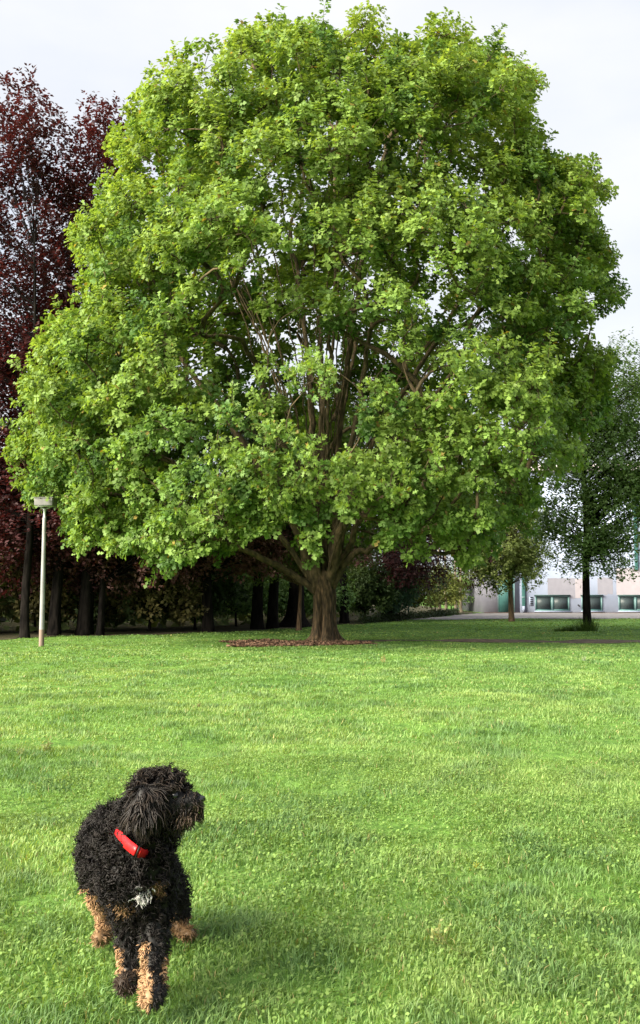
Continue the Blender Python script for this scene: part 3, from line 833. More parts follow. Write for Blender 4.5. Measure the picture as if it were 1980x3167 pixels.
# young tree behind the oak
simple_tree('young_tree', (-0.72, 34.6), .085, [(-0.3, 0, 2.75, 2.5, 1.6, 0.85), (1.6, 0.2, 2.9, 1.1, 1.2, 0.8), (0, 0.2, 4.0, 1.9, 1.6, 1.2)], M['green_leaf'], M['brown_bark'], PALE, 'slim young tree with pale green leaves left of the oak trunk', 90, 36, 0.11, cl_r=(.35, .6), per=7, fork=1.6, trunk_top=4.6, flare=1.4)
# two small trees at the right
simple_tree('small_tree', (9.05, 46.3), .14, [(-0.2, 0, 2.6, 2.3, 1.8, 0.95), (0, 0, 4.2, 2.2, 1.8, 2.0)], M['green_leaf'], M['brown_bark'], ((0.16, 0.22, 0.06), (0.26, 0.31, 0.10)), 'small bushy tree with a brown trunk in front of the teal door', 110, 46, 0.13, group='young trees in front of the building', cl_r=(.4, .75), per=6, fork=1.7, trunk_top=5.5, flare=1.2)
simple_tree('small_tree', (9.42, 34.5), .15, [(0.5, 0, 5.6, 2.2, 1.8, 3.3), (-0.2, 0, 3.6, 1.6, 1.5, 1.4), (1.6, 0, 4.0, 1.7, 1.5, 2.0), (1.2, 0, 8.2, 1.5, 1.3, 1.9), (1.9, 0, 6.2, 1.2, 1.2, 2.4)], M['green_leaf'], M['dark_bark'], ((0.15, 0.25, 0.075), (0.24, 0.35, 0.12)), 'taller airy tree with a black trunk and long grass at its foot', 260, 31, 0.12, group='young trees in front of the building', cl_r=(.4, .75), per=6, fork=1.6, trunk_top=9.4, flare=1.25, upright=.5)

# understory shrubs and the wood further back
def shrub(x, y, h, w, cols, label, n=44, leaf=0.15, name='shrub', per_clump=34):
    return simple_tree(name, (x, y), .05, [(0, 0, h * .5, w, w * .7, h * .5)], M['green_leaf'], MK, cols, label, n, per_clump, leaf, cat='shrub', group='undergrowth of the wood behind the lawn', cl_r=(.35, .65), per=6, trunk_top=h * .7, shell_only=.6)
shrub(-12.0, 31.5, 3.6, 2.2, BRN, 'yellow-brown bush in deep shade at the far left')
shrub(-9.6, 33.0, 3.2, 1.9, BRN, 'brownish bush behind the lamp post')
shrub(-7.6, 34.0, 3.0, 1.9, DKG, 'dark bush between the two leftmost trunks')
shrub(-5.9, 33.8, 2.8, 1.8, BRN, 'dull olive bush behind the thin arching tree')
shrub(-4.6, 35.8, 2.6, 1.8, GRN, 'dark green bush left of the straight black trunk')
shrub(-3.3, 38.5, 2.6, 1.7, SHR, 'bright green bush between the straight trunk and the close pair', 34)
shrub(-2.6, 41.5, 2.2, 1.4, SHR, 'leafy green bush glimpsed left of the close pair of trunks')
shrub(-0.3, 43.5, 2.4, 1.6, SHR, 'green bush behind the broad flared trunk')
shrub(2.1, 46.0, 2.4, 1.4, GRN, 'dark green bush right of the slim dark trunk')
shrub(3.3, 47.6, 2.5, 1.6, BLG, 'blue-green feathery bush behind the low hedge', 40)
shrub(5.0, 55.0, 3.0, 1.8, YEL2, 'sunlit yellow-green bush left of the thin poles', 34)
shrub(7.2, 61.5, 3.0, 1.8, YEL2, 'sunlit yellow-green bush beside the drive', 34)
shrub(9.4, 70, 3.4, 1.6, SHR, 'green bush at the left corner of the building', 34)
g2 = 'pale slender trunks in the sunny gap left of the building'
for k, (px, Y) in enumerate(((1357, 64), (1377, 66), (1408, 65), (1424, 67))):
    x = (px - 990) / 3012 * Y
    simple_tree('birch_tree', (x, Y), .10, [(0, 0, 7 + .5 * k, 1.3, 1.2, 2.6)], M['green_leaf'], M['pale_bark'], YEL2, ['leftmost slender pale trunk in the sunny gap left of the building', 'second slender pale trunk from the left in the sunny gap', 'slender pale trunk second from the building in the sunny gap', 'slender pale trunk of the sunny gap nearest the building'][k], 26, 24, 0.11, group=g2, fork=4, trunk_top=9, per=6)
# far wood: one mass closing the view
n = 46000
yy = 27 + 66 * rng.random(n) ** 1.2; xx = edge_x(np.minimum(yy, 62)) - 4.5 - np.clip(yy - 50, 0, 99) * .12 - (16 + yy * .25) * rng.random(n) ** 1.6
hmax = 2.6 + 4.0 * fbm(xx * .22, yy * .22, 61)
P = np.column_stack([xx, yy, hmax * rng.random(n) ** .85 + .1])
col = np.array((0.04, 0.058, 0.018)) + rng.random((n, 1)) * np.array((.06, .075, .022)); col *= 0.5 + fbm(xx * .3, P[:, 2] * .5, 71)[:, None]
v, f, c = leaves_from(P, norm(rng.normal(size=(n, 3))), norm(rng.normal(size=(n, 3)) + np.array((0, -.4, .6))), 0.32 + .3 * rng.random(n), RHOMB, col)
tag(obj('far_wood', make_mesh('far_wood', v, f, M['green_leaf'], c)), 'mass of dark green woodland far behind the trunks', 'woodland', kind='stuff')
# low hedge beside the drive
n = 5200
s = rng.random(n)
hx = 1.75 + s * 6.6; hy = 42.2 + s * 17.4
off = rng.normal(size=n) * 0.10
P = np.column_stack([hx - .93 * off, hy + .36 * off, 0.03 + 0.30 * rng.random(n) * (1 + .25 * np.sin(s * 60))])
v, f, c = leaves_from(P, norm(rng.normal(size=(n, 3))), norm(rng.normal(size=(n, 3)) + np.array((0, 0, .8))), 0.06 + .06 * rng.random(n), RHOMB, np.array((0.02, 0.035, 0.012)) * (0.6 + 1.2 * rng.random((n, 1))))
o = obj('low_hedge', make_mesh('low_hedge', v, f, M['green_leaf'], c)); tag(o, 'knee-low dark clipped hedge running back along the drive', 'hedge')
# tall grass at the foot of the dark small tree
n = 700
a = rng.random(n) * 6.283; r = np.sqrt(rng.random(n))
x = 9.42 - .45 + r * np.cos(a) * 0.75; y = 34.35 + r * np.sin(a) * .3
h = (0.20 + .45 * rng.random(n)) * np.clip(1.25 - np.hypot((x - 9.4) / .9, 0), .3, 1)
P = np.column_stack([x, y, gz(x, y)]); ld = norm(np.column_stack([rng.normal(size=n) - .4, rng.normal(size=n), np.full(n, 2.2)])); sd = np.column_stack([np.cos(a), np.sin(a), np.zeros(n)])
v = np.stack([P - sd * .012, P + sd * .012, P + ld * h[:, None]], 1).reshape(-1, 3)
tag(obj('long_grass_tuft', make_mesh('long_grass_tuft', v, np.arange(n * 3).reshape(-1, 3), M['grass'], np.repeat(np.array((.06, .11, .025)) * (.7 + .6 * rng.random((n, 1))), 3, 0))), 'tuft of long dark grass left unmown round the foot of the airy tree', 'grass tuft')

# ------------------------------------------------------------------ building
BY = 66.0
K = BY / 3012.0
def bx(px): return (px - 990) * K
def bzz(py): return unproj(990, py, BY)[2]
M['stucco'] = noise_mat('pale_stucco', (0.275, 0.32, 0.435), (0.31, 0.355, 0.475), (1.2, 1.2, 1.2), 0.9, 0.06)
M['stucco_shaded'] = noise_mat('shaded_stucco', (0.20, 0.20, 0.25), (0.235, 0.235, 0.285), (2, 2, 2), 0.9, 0.05)  # end wall's shade is put into this darker stucco colour
M['patch'] = noise_mat('grey_paint_patch', (0.235, 0.23, 0.27), (0.26, 0.255, 0.295), (3, 3, 3), 0.9, 0)
M['patch2'] = noise_mat('beige_paint_patch', (0.34, 0.31, 0.34), (0.37, 0.34, 0.37), (3, 3, 3), 0.9, 0)
M['teal'] = noise_mat('teal_paint', (0.04, 0.115, 0.11), (0.05, 0.14, 0.132), (3, 3, 3), 0.5, 0)
M['teal_light'] = noise_mat('light_teal_paint', (0.13, 0.22, 0.225), (0.16, 0.26, 0.265), (3, 3, 3), 0.5, 0)
M['teal_shaded'] = noise_mat('shaded_teal_paint', (0.02, 0.05, 0.05), (0.03, 0.07, 0.065), (3, 3, 3), 0.5, 0)  # shade at the window lintels, put into a darker teal
M['dark'] = noise_mat('dark_void', (0.012, 0.012, 0.014), (0.02, 0.02, 0.022), (3, 3, 3), 0.8, 0)
M['fascia'] = noise_mat('peach_fascia', (0.40, 0.36, 0.38), (0.44, 0.40, 0.42), (3, 3, 3), 0.8, 0)
mg, t, b, out = new_mat('window_glass')
b.inputs['Base Color'].default_value = (0.045, 0.06, 0.064, 1); b.inputs['Roughness'].default_value = 0.35; b.inputs['Specular IOR Level'].default_value = 0.22
M['glass'] = mg
bld = empty('building', (bx(1490), BY, 0), 'pale lavender building with teal trim behind the small trees at the right', 'building')
X0, X1, ZT = bx(1490), 44.0, 9.6
b = MB(); b.box(bx(1606), X1, BY + .0, BY + 14, -0.2, ZT)
wall = b.build('wall', M['stucco'], bld)
b = MB(); b.box(X0, bx(1606) - 0.004, BY + .05, BY + 13.9, -0.2, 6.2)
wing = b.build('wall', M['stucco_shaded'], bld); wing['label'] = 'end wall with the teal door, its shade put into a greyer colour'
b = MB(); b.box(bx(1606) - .25, X1 + .3, BY - .35, BY + 14.3, ZT, ZT + .45); b.build('roof_fascia', M['fascia'], bld)
b = MB(); b.box(X0 - .15, bx(1606) - .26, BY - .2, BY + 14.1, 6.2, 6.45); b.build('roof_fascia', M['fascia'], bld)
b = MB(); b.box(bx(1541), bx(1587), BY - .01, BY + .048, 0.05, 2.35); dr = b.build('door', M['teal'], bld)
b = MB(); b.box(bx(1541) - .07, bx(1541) - .002, BY - .02, BY + .048, 0.05, 2.42); b.box(bx(1587) + .002, bx(1587) + .07, BY - .02, BY + .048, 0.05, 2.42); b.build('door_frame', M['teal_light'], bld)
b = MB(); b.box(bx(1582) - .02, bx(1582) + .02, BY - .05, BY - .011, 1.0, 1.14); b.build('handle', M['dark'], dr)
def dspout(px, ztop, zbot, white=True):
    b = MB(); x = bx(px)
    b.box(x - .10, x + .10, BY - .16, BY - .012, zbot, ztop)
    o = b.build('downspout', M['teal'], bld, bevel=.015)
    b = MB(); b.box(x - .115, x + .115, BY - .175, BY - .008, ztop - .28, ztop - .2); b.box(x - .115, x + .115, BY - .175, BY - .008, zbot + .55, zbot + .63); b.build('bracket', M['teal_light'], o)
    if white:
        b = MB(); b.box(x - .08, x + .08, BY - .2, BY - .02, 0.06, zbot - .004); b.build('outlet', M['stucco'], o)
dspout(1616, 9.5, 0.45); dspout(1810, 9.5, 2.9, False); dspout(1966, 9.5, 2.9, False)
def window(p0, p1, npan):
    x0, x1 = bx(p0), bx(p1); z0, z1 = 0.12, 1.13
    b = MB()
    b.box(x0, x1, BY - .05, BY - .003, z1 - .07, z1); b.box(x0, x1, BY - .05, BY - .003, z0, z0 + .06)
    b.box(x0, x0 + .07, BY - .05, BY - .003, z0 + .062, z1 - .072); b.box(x1 - .07, x1, BY - .05, BY - .003, z0 + .062, z1 - .072)
    fr = b.build('window', M['teal_light'], bld)
    w = (x1 - x0 - .14 - .12 * (npan - 1)) / npan
    for k in range(npan):
        xa = x0 + .07 + k * (w + .12)
        b = MB(); b.box(xa + .002, xa + w - .002, BY - .025, BY - .004, z0 + .063, z1 - .073); b.build('pane', M['glass'], fr)
        b = MB(); b.box(xa + .003, xa + w - .003, BY - .042, BY - .026, z0 + .064, z0 + .12); b.box(xa + .003, xa + .045, BY - .042, BY - .026, z0 + .122, z1 - .075); b.box(xa + w - .045, xa + w - .003, BY - .042, BY - .026, z0 + .122, z1 - .075); b.build('sash', M['teal'], fr)
        if k < npan - 1:
            b = MB(); b.box(xa + w + .001, xa + w + .119, BY - .055, BY - .003, z0 + .063, z1 - .073); b.build('mullion', M['teal_light'], fr)
    b = MB(); b.box(x0 - .05, x1 + .05, BY - .16, BY - .003, z1 + .003, z1 + .075); b.build('lintel', M['teal_shaded'], fr)
    b = MB(); b.box(x0 - .06, x1 + .06, BY - .14, BY - .003, z0 - .07, z0 - .003); b.build('sill', M['stucco'], fr)
    # things on the inner sill, seen as pale shapes
    return fr
window(1652, 1758, 2); window(1795, 1859, 1); window(1909, 2013, 2); window(2065, 2170, 2)
def patch(p0, p1, q0, q1, mat, ragged=0.05):
    x0, x1 = bx(p0), bx(p1); z1, z0 = bzz(q0), bzz(q1)
    m = 14
    xs_ = np.linspace(x0, x1, m)
    lo = z0 + rng.normal(size=m) * ragged; hi = z1 + rng.normal(size=m) * ragged * .4
    v = np.concatenate([np.column_stack([xs_, np.full(m, BY - .004), lo]), np.column_stack([xs_, np.full(m, BY - .004), hi])])
    f = np.array([(k, k + 1, m + k + 1, m + k) for k in range(m - 1)])
    obj('paint_patch', make_mesh('paint_patch', v, f, mat), wall)
patch(1692, 1776, 1788, 1851, M['patch'], .02); patch(1846, 1893, 1787, 1838, M['patch'], .04); patch(1904, 2060, 1757, 1840, M['patch2'], .01)
patch(1776.6, 1800, 1790, 1850, M['patch2'], .01)
b = MB(); b.box(bx(1634), bx(1646), BY - .03, BY - .004, bzz(1873), bzz(1846)); vt = b.build('wall_vent', M['stucco'], bld)
for k in range(4):
    b = MB(); z = bzz(1871) + .06 + k * .135; b.box(bx(1637.5), bx(1645), BY - .045, BY - .031, z, z + .075); b.build('slot', M['dark'], vt)
b = MB(); b.tube(np.array([(bx(1785), BY - .002, .52), (bx(1785), BY - .12, .50), (bx(1786.5), BY - .17, .42)]), .045, 8); b.build('pipe_stub', M['dark'], bld)

# ------------------------------------------------------------------ lamp post
M['post'] = noise_mat('weathered_post', (0.21, 0.21, 0.21), (0.31, 0.31, 0.31), (9, 9, 2), 0.75, 0.1)
M['post_low'] = noise_mat('post_foot', (0.17, 0.12, 0.095), (0.24, 0.18, 0.145), (9, 9, 2), 0.8, 0.1)
M['lamp_metal'] = noise_mat('lamp_housing', (0.16, 0.155, 0.15), (0.21, 0.205, 0.20), (5, 5, 5), 0.55, 0)
M['galv'] = noise_mat('galvanised_steel', (0.42, 0.43, 0.45), (0.55, 0.56, 0.58), (20, 20, 20), 0.35, 0)
M['lens'] = noise_mat('lamp_lens', (0.5, 0.5, 0.48), (0.56, 0.56, 0.54), (5, 5, 5), 0.3, 0)
lx, ly = U(98, 1528, 24.25)[:2]
lamp = empty('lamp_post', (lx, ly, float(gz(lx, ly))), 'slim tan lamp post with a flat box head at the left edge of the lawn', 'lamp post')
lz = float(gz(lx, ly))
def lathe(pr, n=20):
    pr = np.array(pr); a = np.arange(n) * 2 * math.pi / n
    v = np.stack([lx + pr[:, 0, None] * np.cos(a), ly + pr[:, 0, None] * np.sin(a), np.repeat(pr[:, 1, None] + lz, n, 1)], -1).reshape(-1, 3)
    i = np.arange(len(pr) - 1)[:, None] * n; j = np.arange(n)[None, :]; j2 = (j + 1) % n
    return v, np.stack([i + j, i + j2, i + n + j2, i + n + j], -1).reshape(-1, 4)
v, f = lathe([(.066, -.05), (.066, .02), (.064, .03), (.0635, .42)]); obj('pole_foot', make_mesh('pole_foot', v, f, M['post_low'], None, True), lamp)
v, f = lathe([(.062, .42), (.0615, .43), (.052, 1.9), (.044, 3.18), (.038, 3.20), (.0, 3.2)]); obj('pole', make_mesh('pole', v, f, M['post'], None, True), lamp)
v, f = lathe([(.034, 3.195), (.034, 3.22), (.030, 3.23), (.030, 3.38), (.040, 3.385), (.040, 3.42), (0, 3.42)]); obj('tenon', make_mesh('tenon', v, f, M['galv'], None, True), lamp)
hz = lz + 3.46
b = MB(); b.tube(np.array([(lx - .11, ly, hz + .03), (lx - .09, ly, hz - .02), (lx, ly, hz - .055), (lx + .12, ly, hz - .02), (lx + .16, ly, hz + .03)]), .012, 8); b.build('yoke', M['galv'], lamp, True)
b = MB(); b.box(lx - .19, lx + .26, ly - .26, ly + .20, hz + .022, hz + .205); hd = b.build('lamp_head', M['lamp_metal'], lamp, bevel=.015)
b = MB(); b.box(lx - .205, lx + .275, ly - .275, ly + .215, hz + .207, hz + .225); b.build('lid', M['lamp_metal'], hd, bevel=.004)
b = MB(); b.box(lx - .16, lx + .23, ly - .23, ly + .17, hz + .008, hz + .0205); b.build('lens', M['lens'], hd)

# ------------------------------------------------------------------ weeds in the lawn
def weed(dx, dy, hgt, col, label, n=10):
    hgt *= .8; col = tuple(np.array(col) * np.array((.75, .85, .9)))
    Y = 1.35 / max(math.tan(math.atan((dy / .763636 - 1583.5) / 3012) - PITCH), 1e-3)
    p = U(dx, dy, Y); x, y = p[0], p[1]
    p = np.array((x, y, float(gz(x, y))))
    b = MB(); lv, lf = [], []
    for k in range(n):
        d = norm(np.array((random.gauss(0, .45), random.gauss(0, .45), 1.0)))
        L = hgt * random.uniform(.55, 1.1)
        e = p + np.array((random.gauss(0, .02), random.gauss(0, .02), 0))
        b.tube(np.array([e, e + d * L * .5 + rng.normal(size=3) * .004, e + d * L]), (.0022, .0018, .0012), 3, np.array(col) * random.uniform(.7, 1.1), cap=False)
        m = 5
        P = e + d * L * np.linspace(.35, 1, m)[:, None]
        v, f, c = leaves_from(P, norm(rng.normal(size=(m, 3)) + np.array((0, 0, .6))), norm(rng.normal(size=(m, 3)) + np.array((0, 0, 1.0))), np.full(m, min(hgt * .22, .028)) * (0.6 + .6 * rng.random(m)), RHOMB, np.array(col) * (0.75 + .5 * rng.random((m, 1))))
        b.add(v, [f], c)
    o = b.build('weed', M['grass'])
    tag(o, label, 'weed', 'weeds in the lawn')
weed(113, 1778, .16, (.36, .36, .14), 'tall pale weed stalks in the lawn above and left of the dog')
weed(50, 1786, .08, (.36, .36, .14), 'low dry weed at the left edge of the lawn')
weed(905, 1568, .22, (.40, .30, .12), 'tan dry weed standing in front of the oak')
weed(523, 1665, .24, (.36, .38, .16), 'thin single stalk in the lawn left of centre', 1)
weed(1120, 2046, .05, (.48, .44, .06), 'small bright yellow weed in the middle right lawn')
weed(1040, 2238, .11, (.46, .44, .16), 'pale upright weed near the bottom right', 10)
weed(1090, 2272, .07, (.28, .34, .10), 'broad-leaved weed beside the pale upright weed')
weed(1072, 1660, .2, (.34, .34, .14), 'thin dry stalk in the lawn right of centre', 1)
weed(1180, 1714, .12, (.34, .34, .16), 'short pale stalk in the right of the lawn', 4)
weed(1380, 1562, .14, (.46, .46, .32), 'sprawling pale weed at the right near the dirt path', 8)
weed(470, 1672, .07, (.30, .16, .08), 'small reddish weed left of centre', 5)

# ------------------------------------------------------------------ the dog
def Z(zx, zy, Y):
    return unproj(200 + zx / 3.023, 2330 + zy / 3.023, Y)
CAPS = [  # region, A, rA, B, rB
    ('body', (650, 1150, 3.28), .098, (450, 900, 3.55), .108),
    ('body', (450, 900, 3.55), .108, (450, 740, 3.80), .088),
    ('body', (450, 740, 3.80), .088, (660, 800, 3.86), .085),
    ('body', (690, 940, 3.26), .086, (560, 720, 3.42), .088),
    ('chest', (660, 1150, 3.26), .096, (640, 1330, 3.30), .070),
    ('chest', (740, 1050, 3.25), .090, (800, 1250, 3.28), .072),
    ('neck', (640, 800, 3.36), .090, (830, 470, 3.22), .072),
    ('neck', (740, 980, 3.25), .085, (830, 560, 3.20), .065),
    ('skull', (840, 385, 3.21), .072, (930, 370, 3.20), .068),
    ('cheek', (930, 500, 3.19), .058, (1010, 540, 3.18), .048),
    ('muzzle', (1030, 470, 3.18), .048, (1205, 455, 3.17), .034),
    ('muzzle', (1030, 570, 3.18), .038, (1165, 550, 3.17), .028),
    ('ear', (745, 350, 3.135), .024, (690, 530, 3.105), .022),
    ('ear', (815, 360, 3.135), .024, (795, 545, 3.105), .022),
    ('ear', (850, 330, 3.30), .024, (830, 560, 3.31), .022),
    ('legf', (830, 1180, 3.28), .062, (850, 1500, 3.28), .046),
    ('legfr', (850, 1500, 3.28), .046, (840, 2000, 3.225), .037),
    ('legfr', (840, 2000, 3.225), .037, (828, 2210, 3.205), .036),
    ('pawfr', (828, 2210, 3.195), .038, (812, 2285, 3.12), .034),
    ('legf', (570, 1250, 3.36), .058, (590, 1550, 3.385), .042),
    ('legfl', (590, 1550, 3.385), .043, (605, 2000, 3.35), .031),
    ('legfl', (605, 2000, 3.35), .031, (600, 2110, 3.335), .031),
    ('pawfl', (600, 2120, 3.33), .032, (565, 2172, 3.26), .029),
    ('thigh', (330, 950, 3.80), .075, (330, 1280, 3.72), .050),
    ('leghl', (330, 1280, 3.72), .046, (370, 1500, 3.86), .028),
    ('leghl', (370, 1500, 3.86), .028, (385, 1690, 3.84), .026),
    ('pawhl', (375, 1700, 3.83), .028, (320, 1735, 3.76), .025),
    ('thigh', (760, 900, 3.84), .080, (990, 1280, 3.78), .058),
    ('leghr', (990, 1280, 3.78), .050, (1085, 1480, 3.93), .034),
    ('leghr', (1085, 1480, 3.93), .034, (1070, 1620, 3.92), .030),
    ('pawhr', (1070, 1640, 3.91), .030, (1165, 1690, 3.87), .027),
    ('body', (500, 760, 3.92), .03, (480, 1000, 4.02), .02),
]
fx, fy = Z(820, 2300, 3.2)[:2]
dog = empty('dog', (fx, fy, 0), 'shaggy black dog with tan legs and red collar standing on the grass', 'dog')
bm = bmesh.new()
capP = []
for reg, A, ra, B2, rb in CAPS:
    a_, b2 = Z(*A), Z(*B2)
    capP.append((a_, ra, b2, rb))
    m = max(3, int(np.linalg.norm(b2 - a_) / (0.3 * max(ra, rb))) + 2)
    for s in np.linspace(0, 1, m):
        p = a_ * (1 - s) + b2 * s; r = ra * (1 - s) + rb * s
        bmesh.ops.create_icosphere(bm, subdivisions=2, radius=r, matrix=Matrix.Translation(Vector(p)))
me = bpy.data.meshes.new('body_rough'); bm.to_mesh(me); bm.free()
tmp = bpy.data.objects.new('body_rough', me); C.objects.link(tmp)
md = tmp.modifiers.new('r', 'REMESH'); md.mode = 'VOXEL'; md.voxel_size = 0.009; md.use_smooth_shade = True
ms = tmp.modifiers.new('s', 'SMOOTH'); ms.factor = 0.5; ms.iterations = 8
dg = bpy.context.evaluated_depsgraph_get()
bme = bpy.data.meshes.new_from_object(tmp.evaluated_get(dg), depsgraph=dg)
bpy.data.objects.remove(tmp)
bme.name = 'body'
nv = len(bme.vertices)
co = np.empty(nv * 3, np.float32); bme.vertices.foreach_get('co', co); co = co.reshape(-1, 3).astype(float)
nrm = np.empty(nv * 3, np.float32); bme.vertices.foreach_get('normal', nrm); nrm = nrm.reshape(-1, 3).astype(float)
bme.calc_loop_triangles()
tri = np.empty(len(bme.loop_triangles) * 3, np.int32); bme.loop_triangles.foreach_get('vertices', tri); tri = tri.reshape(-1, 3)
BLK = np.array((0.0058, 0.0050, 0.0050)); TAN = np.array((0.31, 0.185, 0.098)); WHT = np.array((0.62, 0.60, 0.58)); BRW = np.array((0.036, 0.025, 0.018)); TAD = np.array((0.20, 0.12, 0.06))
def regions(P):
    best = np.full(len(P), 9.0); idx = np.zeros(len(P), int); tt_ = np.zeros(len(P))
    for k, (a_, ra, b2, rb) in enumerate(capP):
        ab = b2 - a_
        s = np.clip(((P - a_) @ ab) / (ab @ ab), 0, 1)
        d = np.linalg.norm(P - (a_ + s[:, None] * ab), axis=1) - (ra * (1 - s) + rb * s)
        m = d < best
        best[m] = d[m]; idx[m] = k; tt_[m] = s[m]
    return idx, tt_
REG = np.array([c[0] for c in CAPS])
def paint(P, N, idx, s):
    n = len(P)
    c = np.tile(BLK, (n, 1))
    reg = REG[idx]
    nz_ = 0.5 * (fbm(P[:, 0] * 30, P[:, 2] * 30, 81) - .5)
    def put(m, colr):
        c[m] = colr
    z = P[:, 2]
    put((reg == 'legfr') & (z < 0.17 + .25 * nz_), TAN); put((reg == 'legfr') & (N[:, 0] < -.40 + nz_) & (z < .21 + .2 * nz_), TAN)
    put((reg == 'legfr') & (z > .05) & (z < .22) & (N[:, 0] > .05 + nz_) & (N[:, 0] < .8), BLK)
    put(reg == 'pawfr', TAN); put((reg == 'pawfr') & (N[:, 0] > .15 + nz_), BLK * 1.6)
    put((reg == 'legfl') & ((z < .125 + .2 * nz_) & (z > .06 + .1 * nz_)), TAN); put((reg == 'legfl') & (N[:, 0] < -.4) & (z < .17), TAN); put(reg == 'pawfl', BRW)
    put((reg == 'leghl') & (N[:, 1] < .6), TAN); put(reg == 'pawhl', TAD); put((reg == 'thigh') & (P[:, 0] < -.66) & (z < .27 + .1 * nz_) & (N[:, 1] < .4), TAN)
    put((reg == 'leghr') & (N[:, 0] < -.1 + nz_), TAN); put((reg == 'leghr') & (z < .09), TAD); put(reg == 'pawhr', TAD * .8)
    put((reg == 'muzzle') & (N[:, 2] < -.1 + nz_) & (s > .15), BRW * 1.1)
    for (q, r, colr) in ((Z(720, 1290, 3.19), .030, WHT), (Z(905, 1300, 3.2), .030, TAD), (Z(560, 1420, 3.22), .040, TAD), (Z(1120, 580, 3.14), .018, BRW * 2.2)):
        d = np.linalg.norm(P - q, axis=1)
        put(d < r * (1 + 1.4 * nz_), colr)
    return c
idx, s_ = regions(co)
cB = paint(co, nrm, idx, s_)
at = bme.color_attributes.new('col', 'FLOAT_COLOR', 'POINT')
c4 = np.ones((nv, 4), np.float32); c4[:, :3] = np.where(cB.sum(1, keepdims=True) > 1.2, BLK, cB * .8); at.data.foreach_set('color', c4.ravel())
def fur_mat(name):
    m, t, b, out = new_mat(name)
    at = t.nodes.new('ShaderNodeAttribute'); at.attribute_name = 'col'
    t.links.new(at.outputs['Color'], b.inputs['Base Color'])
    b.inputs['Roughness'].default_value = 0.48; b.inputs['Specular IOR Level'].default_value = 0.22
    return m
M['fur'] = fur_mat('dog_fur')
bme.materials.clear(); bme.materials.append(M['fur'])
body = obj('body', bme, dog)
# curly locks
FUR = {  # length, curl radius, turns, droop, count weight
    'body': (.044, .0080, 2.1, .30, 1.0), 'chest': (.048, .0080, 2.0, .45, 1.0), 'neck': (.046, .008, 2.0, .5, 1.0), 'skull': (.036, .0085, 2.2, .0, 1.6), 'cheek': (.045, .006, 1.5, .8, 1.2),
    'muzzle': (.036, .0040, 1.1, .7, 1.7), 'ear': (.068, .0035, 1.1, 1.6, 2.2), 'legf': (.036, .0070, 1.9, .5, 1.0), 'thigh': (.038, .007, 1.9, .5, 1.0)}
LEG = (.022, .0026, 1.0, .6, 2.2); PAW = (.020, .002, .6, .25, 1.4)
a0 = co[tri[:, 0]]; a1 = co[tri[:, 1]]; a2 = co[tri[:, 2]]
area = np.linalg.norm(np.cross(a1 - a0, a2 - a0), axis=1) * .5
tc_ = (a0 + a1 + a2) / 3
ti, _ = regions(tc_)
par = np.array([FUR.get(r, PAW if r.startswith('paw') else LEG) for r in REG])
wgt = area * par[ti, 4]
NF = 19500
pick = rng.choice(len(tri), NF, p=wgt / wgt.sum())
r1 = np.sqrt(rng.random(NF))[:, None]; r2 = rng.random(NF)[:, None]
root = a0[pick] * (1 - r1) + a1[pick] * r1 * (1 - r2) + a2[pick] * r1 * r2
nn = norm(np.cross(a1 - a0, a2 - a0))[pick]
nn = norm(nn + nrm[tri[pick, 0]])
ri, rs = regions(root)
pr = par[ri]
keep = np.linalg.norm(root - Z(1275, 430, 3.17), axis=1) > .017
root, nn, ri, rs, pr = root[keep], nn[keep], ri[keep], rs[keep], pr[keep]; NF = len(root)
# clumps: strands near the same seed share curl phase, lean and twist
NCL = 3800
seeds = root[rng.choice(NF, NCL, replace=False)]
cid = np.empty(NF, int)
for k in range(0, NF, 2000):
    d2 = ((root[k:k + 2000, None, :] - seeds[None]) ** 2).sum(-1)
    cid[k:k + 2000] = d2.argmin(1)
cph = rng.random(NCL) * 6.283; clean = rng.normal(size=(NCL, 3)); clen = 0.75 + .5 * rng.random(NCL); cfrq = 0.8 + .45 * rng.random(NCL); chand = np.where(rng.random(NCL) < .5, 1, -1)
SEG = 7
L = pr[:, 0] * clen[cid] * (0.8 + .4 * rng.random(NF))
down = np.array((0, 0, -1.0))
flow = clean[cid] * .42 + rng.normal(size=(NF, 3)) * .14
flow -= nn * (flow * nn).sum(1, keepdims=True)
fc = paint(root, nn, ri, rs)
soft = ((fc.sum(1) > .3) & ~np.array([r.startswith(('leg', 'paw')) for r in REG])[ri])[:, None]
leg_ = np.array([r.startswith(('leg', 'paw')) for r in REG])[ri][:, None]
hang = np.isin(REG[ri], ('ear', 'cheek', 'muzzle'))[:, None]
L = np.where(soft[:, 0], L * .75, L)
L = np.where((REG[ri] == 'muzzle') & (nn[:, 2] > .25), L * .62, L)
d0 = norm(nn * np.where(hang, np.where((REG[ri] == 'ear')[:, None], .22, .35), .75) + flow * np.where(hang, .5, 1.0) + np.where(hang, .45, 0.0) * np.array((0, 0, -1.0)))
pts = np.empty((NF, SEG + 1, 3)); pts[:, 0] = root - nn * .004
cur = d0.copy()
step = (L / SEG)[:, None]
for k in range(1, SEG + 1):
    g_ = pr[:, 3:4] * (k / SEG) * .8
    cur = norm(cur + down * g_ * .55 + flow * .10)
    # keep strands from diving into the body
    into = (cur * nn).sum(1, keepdims=True)
    cur = norm(np.where(into < .12, cur + nn * (.12 - into), cur))
    pts[:, k] = pts[:, k - 1] + cur * step
ax = norm(pts[:, -1] - pts[:, 0])
e1 = norm(np.cross(ax, np.array((0.3, .9, .2)))); e2 = np.cross(ax, e1)
sc_ = seeds[cid]
